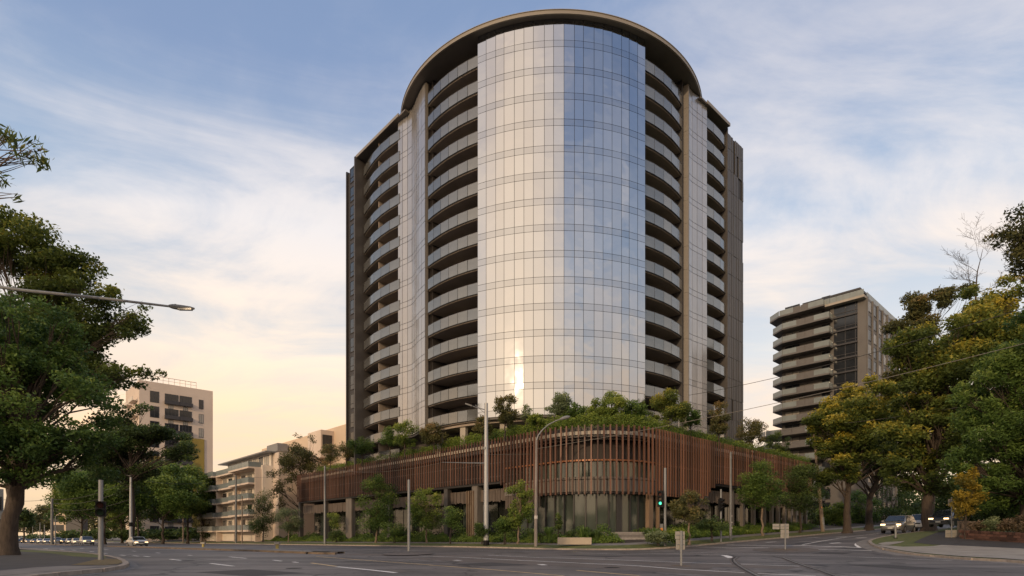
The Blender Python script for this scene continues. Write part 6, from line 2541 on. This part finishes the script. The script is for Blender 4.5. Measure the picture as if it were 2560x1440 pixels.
# worn islands round the sign posts and the pole
def island(px, py, rx, m, z, name='traffic_island', ry=None):
    c = ground(px, py)
    n = 22
    b = MB()
    vs = [on_ground(c.x, c.y, z + .02)]
    for k in range(n):
        a = 2 * PI * k / n
        vs.append(on_ground(c.x + rx * math.cos(a) * (1 + .05 * math.sin(3 * a)), c.y + (ry or rx) * math.sin(a), z))
    b.add(vs, [(0, k + 1, (k + 1) % n + 1) for k in range(n)])
    tag(b.build(name, M[m]), kind='structure')


island(1703, 1415.5, 0.75, 'dust', 0.012, ry=1.4)
island(1703, 1415.5, 1.2, 'asphalt_patch', 0.008, ry=2.2)
island(1965, 1375, 1.5, 'dust', 0.014, ry=2.0)
island(1965, 1375, 2.3, 'asphalt_patch', 0.010, ry=3.0)
island(1020, 1386, 1.7, 'asphalt_patch', 0.05, ry=3.2)
for i, (px, py, L_) in enumerate(((700, 1425, 1), (420, 1432, 1), (1150, 1434, 1), (2200, 1425, 1))):
    pass

# ------------------------------------------------------------------ cars
def paint(name, col, metal=0.5):
    return mat(name, col, 0.32, metal=metal, var=0.04, coat=0.6)


M['silver'] = paint('silver_paint', (0.42, 0.42, 0.41))
M['grey_car'] = paint('grey_paint_car', (0.25, 0.25, 0.245))
M['dark_car'] = paint('dark_blue_paint', (0.030, 0.036, 0.050), 0.3)
M['white_car'] = paint('white_paint', (0.60, 0.59, 0.57), 0.0)
M['red_car'] = paint('dark_red_paint', (0.16, 0.03, 0.025), 0.2)
M['car_glass'] = mat('car_glass', (0.020, 0.024, 0.028), 0.05, var=0.0, spec=0.9)
M['tyre'] = mat('tyre', (0.016, 0.016, 0.017), 0.85, var=0.1)
M['rim'] = mat('rim', (0.30, 0.30, 0.31), 0.35, metal=0.8, var=0.0)
M['trim'] = mat('black_trim', (0.02, 0.02, 0.021), 0.5, var=0.0)
M['headlight'] = mat('lit_headlight', (0.8, 0.7, 0.5), 0.2, var=0.0, emit=((1.0, 0.62, 0.28), 1.6))
M['headlight_off'] = mat('headlight', (0.45, 0.45, 0.43), 0.12, var=0.0)
M['plate'] = mat('plate', (0.5, 0.5, 0.46), 0.5, var=0.0)


def car(base, yaw, kind, paint_m, label, group, lit=True, simple=False):
    """kind: sedan / suv / van. +x is the car's nose."""
    t = thing({'sedan': 'sedan_car', 'suv': 'suv_car', 'van': 'van'}[kind], base, label, 'car' if kind != 'van' else 'van', group, rz=yaw)
    if kind == 'sedan':
        L_, W, H, belt, hood = 4.7, 1.80, 1.44, 0.93, 0.86
        st_ = [(-2.33, .55, .78, .80), (-2.2, .32, .93, .93), (-1.75, .26, .97, .99), (-0.9, .24, 1.38, 1.40), (-.35, .24, 1.42, 1.44), (.35, .24, 1.40, 1.42), (1.15, .24, .96, .98), (1.75, .25, .88, .90), (2.15, .28, .78, .80), (2.33, .40, .62, .64)]
        cab = (-1.65, -.85, .40, 1.2)
    elif kind == 'suv':
        L_, W, H, belt, hood = 4.75, 1.90, 1.74, 1.08, 1.02
        st_ = [(-2.36, .60, 1.05, 1.07), (-2.25, .36, 1.66, 1.68), (-1.75, .30, 1.70, 1.72), (-.9, .28, 1.72, 1.74), (-.2, .28, 1.72, 1.74), (.35, .28, 1.68, 1.70), (1.18, .28, 1.10, 1.12), (1.8, .30, 1.02, 1.04), (2.2, .34, .90, .92), (2.36, .44, .72, .74)]
        cab = (-2.2, -1.9, .40, 1.22)
    else:
        L_, W, H, belt, hood = 5.0, 1.92, 2.0, 1.12, 1.1
        st_ = [(-2.48, .40, 1.95, 1.97), (-2.4, .34, 1.98, 2.0), (-1.0, .30, 1.98, 2.0), (0, .30, 1.98, 2.0), (.9, .30, 1.94, 1.96), (1.65, .30, 1.22, 1.24), (2.1, .32, 1.08, 1.10), (2.4, .36, .96, .98), (2.5, .46, .7, .72)]
        cab = (-2.3, -2.2, .95, 1.7)
    b = MB()
    rows = []
    vs, fs = [], []
    for (x, zb, zs, zt) in st_:
        wx = W / 2 * (1.0 if abs(x) < L_ * .40 else .90 if abs(x) < L_ * .47 else .74)
        cabin = zs > belt + .12
        zbelt = min(belt, zs - .02)
        wt = wx * (.80 if cabin else .93)
        half = [(wx * .90, zb), (wx * .99, zb + (zbelt - zb) * .35), (wx, zb + (zbelt - zb) * .7), (wx * .965, zbelt), (wt, zs), (wt * .7, zt), (0, zt + .015)]
        row = [(x, -y_, z_) for y_, z_ in half] + [(x, y_, z_) for y_, z_ in half[-2::-1]]
        rows.append(row)
    n = len(rows[0])
    for r in rows:
        vs += r
    for i in range(len(rows) - 1):
        for k in range(n - 1):
            fs.append((i * n + k, i * n + k + 1, (i + 1) * n + k + 1, (i + 1) * n + k))
        fs.append((i * n + n - 1, i * n, (i + 1) * n, (i + 1) * n + n - 1))
    fs.append(tuple(range(n - 1, -1, -1)))
    fs.append(tuple((len(rows) - 1) * n + k for k in range(n)))
    b.add(vs, fs)

    def local(mb, nm, m, par, smooth=False):
        me = mesh_np(nm, mb.v, [i for f in mb.f for i in f], [len(f) for f in mb.f], [M[m]], smooth)
        if smooth:
            me.set_sharp_from_angle(angle=math.radians(50))
        return link(nm, me, par)

    body = local(b, 'body', paint_m, t, True)
    roof = H
    x_rear, x_rt, x_rf, x_ws = cab
    # windscreen, rear window and side glass a little proud of the body
    wb, wt = W / 2 * .84, W / 2 * .70
    zr = roof - .10
    def pane(pts, nm='window_pane'):
        g = MB()
        P = [Vector(q) for q in pts]
        nrm = (P[1] - P[0]).cross(P[2] - P[0]).normalized()
        g.add([q + nrm * .035 for q in P] + [q - nrm * .02 for q in P], [(0, 1, 2, 3), (7, 6, 5, 4), (0, 4, 5, 1), (1, 5, 6, 2), (2, 6, 7, 3), (3, 7, 4, 0)])
        return local(g, nm, 'car_glass', t)
    pane([(x_ws - .03, -wb, belt + .06), (x_ws - .03, wb, belt + .06), (x_rf + .05, wt, zr + .02), (x_rf + .05, -wt, zr + .02)], 'windscreen')
    if not simple:
        pane([(x_rear - .02, wb, belt + .08), (x_rear - .02, -wb, belt + .08), (x_rt - .1, -wt, zr), (x_rt - .1, wt, zr)], 'rear_window')
        for sg in (-1, 1):
            for (xa, xb, xc, xd) in ((x_ws - .22, .05, .02, x_rf - .06), (-.03, x_rear + .35, x_rt + .15, -.06)):
                q = [(xa, sg * W / 2 * .955, belt + .03), (xb, sg * W / 2 * .955, belt + .03), (xc, sg * W / 2 * .795, zr - .02), (xd, sg * W / 2 * .795, zr - .02)]
                pane(q if sg > 0 else q[::-1], 'side_window')
            g = MB().box((x_ws - .35, sg * (W / 2 + .10), belt + .10), (.14, .20, .13))
            local(g, 'mirror', paint_m, t)
    # wheels
    wr = .33 if kind == 'sedan' else .37
    for x in (-L_ * .29, L_ * .30):
        for sg in (-1, 1):
            g = MB().tube([(x, sg * (W / 2 - .20), wr), (x, sg * (W / 2 + .005), wr)], wr, 16)
            w_ = local(g, 'wheel', 'tyre', t, True)
            if not simple:
                g = MB().tube([(x, sg * (W / 2 - .02), wr), (x, sg * (W / 2 + .02), wr)], wr * .62, 12)
                local(g, 'rim', 'rim', w_)
    fx = L_ / 2
    zl = hood - .20
    for sg in (-1, 1):
        g = MB().box((fx - .16, sg * W / 2 * .66, zl), (.26, .38, .13))
        local(g, 'headlight', 'headlight' if lit else 'headlight_off', t)
    g = MB().box((fx - .06, 0, zl - .03), (.16, W * .36, .12))
    local(g, 'grille', 'trim', t)
    g = MB().box((fx - .10, 0, .36), (.28, W * .80, .16))
    local(g, 'bumper', 'trim', t)
    g = MB().box((fx + .06, 0, .50), (.03, .40, .12))
    local(g, 'number_plate', 'plate', t)
    return t


yaw_in = math.atan2(-UY, -UX)         # coming towards the camera down the boulevard
yaw_side = math.atan2(-VY, -VX)       # coming down the side street
p = ground(343, 1367)
car(p, yaw_in + .05, 'sedan', 'silver', 'silver sedan with lit headlights passing the tall pale tram pole', 'cars on the boulevard')
p = ground(217, 1362.8)
car(p, yaw_in + .02, 'suv', 'silver', 'silver wagon at the head of the left queue', 'cars on the boulevard')
p = ground(192, 1360.8)
car(p, yaw_in, 'sedan', 'white_car', 'white car second in the left queue', 'cars on the boulevard')
far = [(176, 1359.6, 'silver', 'sedan', 'silver car third in the left queue'), (160, 1359.0, 'dark_car', 'sedan', 'dark car between the white cars and the far tram pole'),
       (143, 1359.4, 'grey_car', 'suv', 'grey car right beside the far tram pole'), (117, 1359.2, 'silver', 'sedan', 'silver car left of the far tram pole'),
       (101, 1358.4, 'white_car', 'sedan', 'far white car halfway down the queue'), (88, 1358.0, 'dark_car', 'sedan', 'far dark car halfway down the queue'),
       (70, 1357.2, 'silver', 'sedan', 'far silver car near the big trunk'), (56, 1356.8, 'white_car', 'van', 'far white van near the big trunk'), (47, 1357.5, 'dark_car', 'sedan', 'dark car just showing beside the big trunk')]
for i, (px, py, pm, kd, lab) in enumerate(far):
    p = ground(px, py)
    car(p, yaw_in, kd, pm, lab, 'cars on the boulevard', simple=True)
# side street
p = ground(2246, 1333.5)
cs = car(p, yaw_side - .04, 'suv', 'grey_car', 'silver grey car with lit headlights turning out of the side street', 'cars on the side street')
cs.scale = (1.13, 1.13, 1.13)
p2 = ground(2272, 1327)
p2 = p + (Vector((VX, VY, 0)) * 7.5) + Vector((UX, UY, 0)) * -0.6
p2.z = on_ground(p2.x, p2.y).z
car(p2, yaw_side, 'van', 'white_car', 'white roofed van following close behind the silver grey car', 'cars on the side street', lit=False)
p3 = on_ground(*ray(2366, 1338, 58).to_2d(), 0.0)
p3.z = max(p3.z, ray(0, 1318, 58).z)
car(p3, yaw_side - .10, 'suv', 'dark_car', 'dark car with lit headlights right of the thick trunk', 'cars on the side street')
p4 = ray(2300, 1312, 96)
p4 = on_ground(p4.x, p4.y, 0)
car(p4, yaw_side, 'sedan', 'white_car', 'small far white car seen between the trunk and the van', 'cars on the side street', lit=False, simple=True)
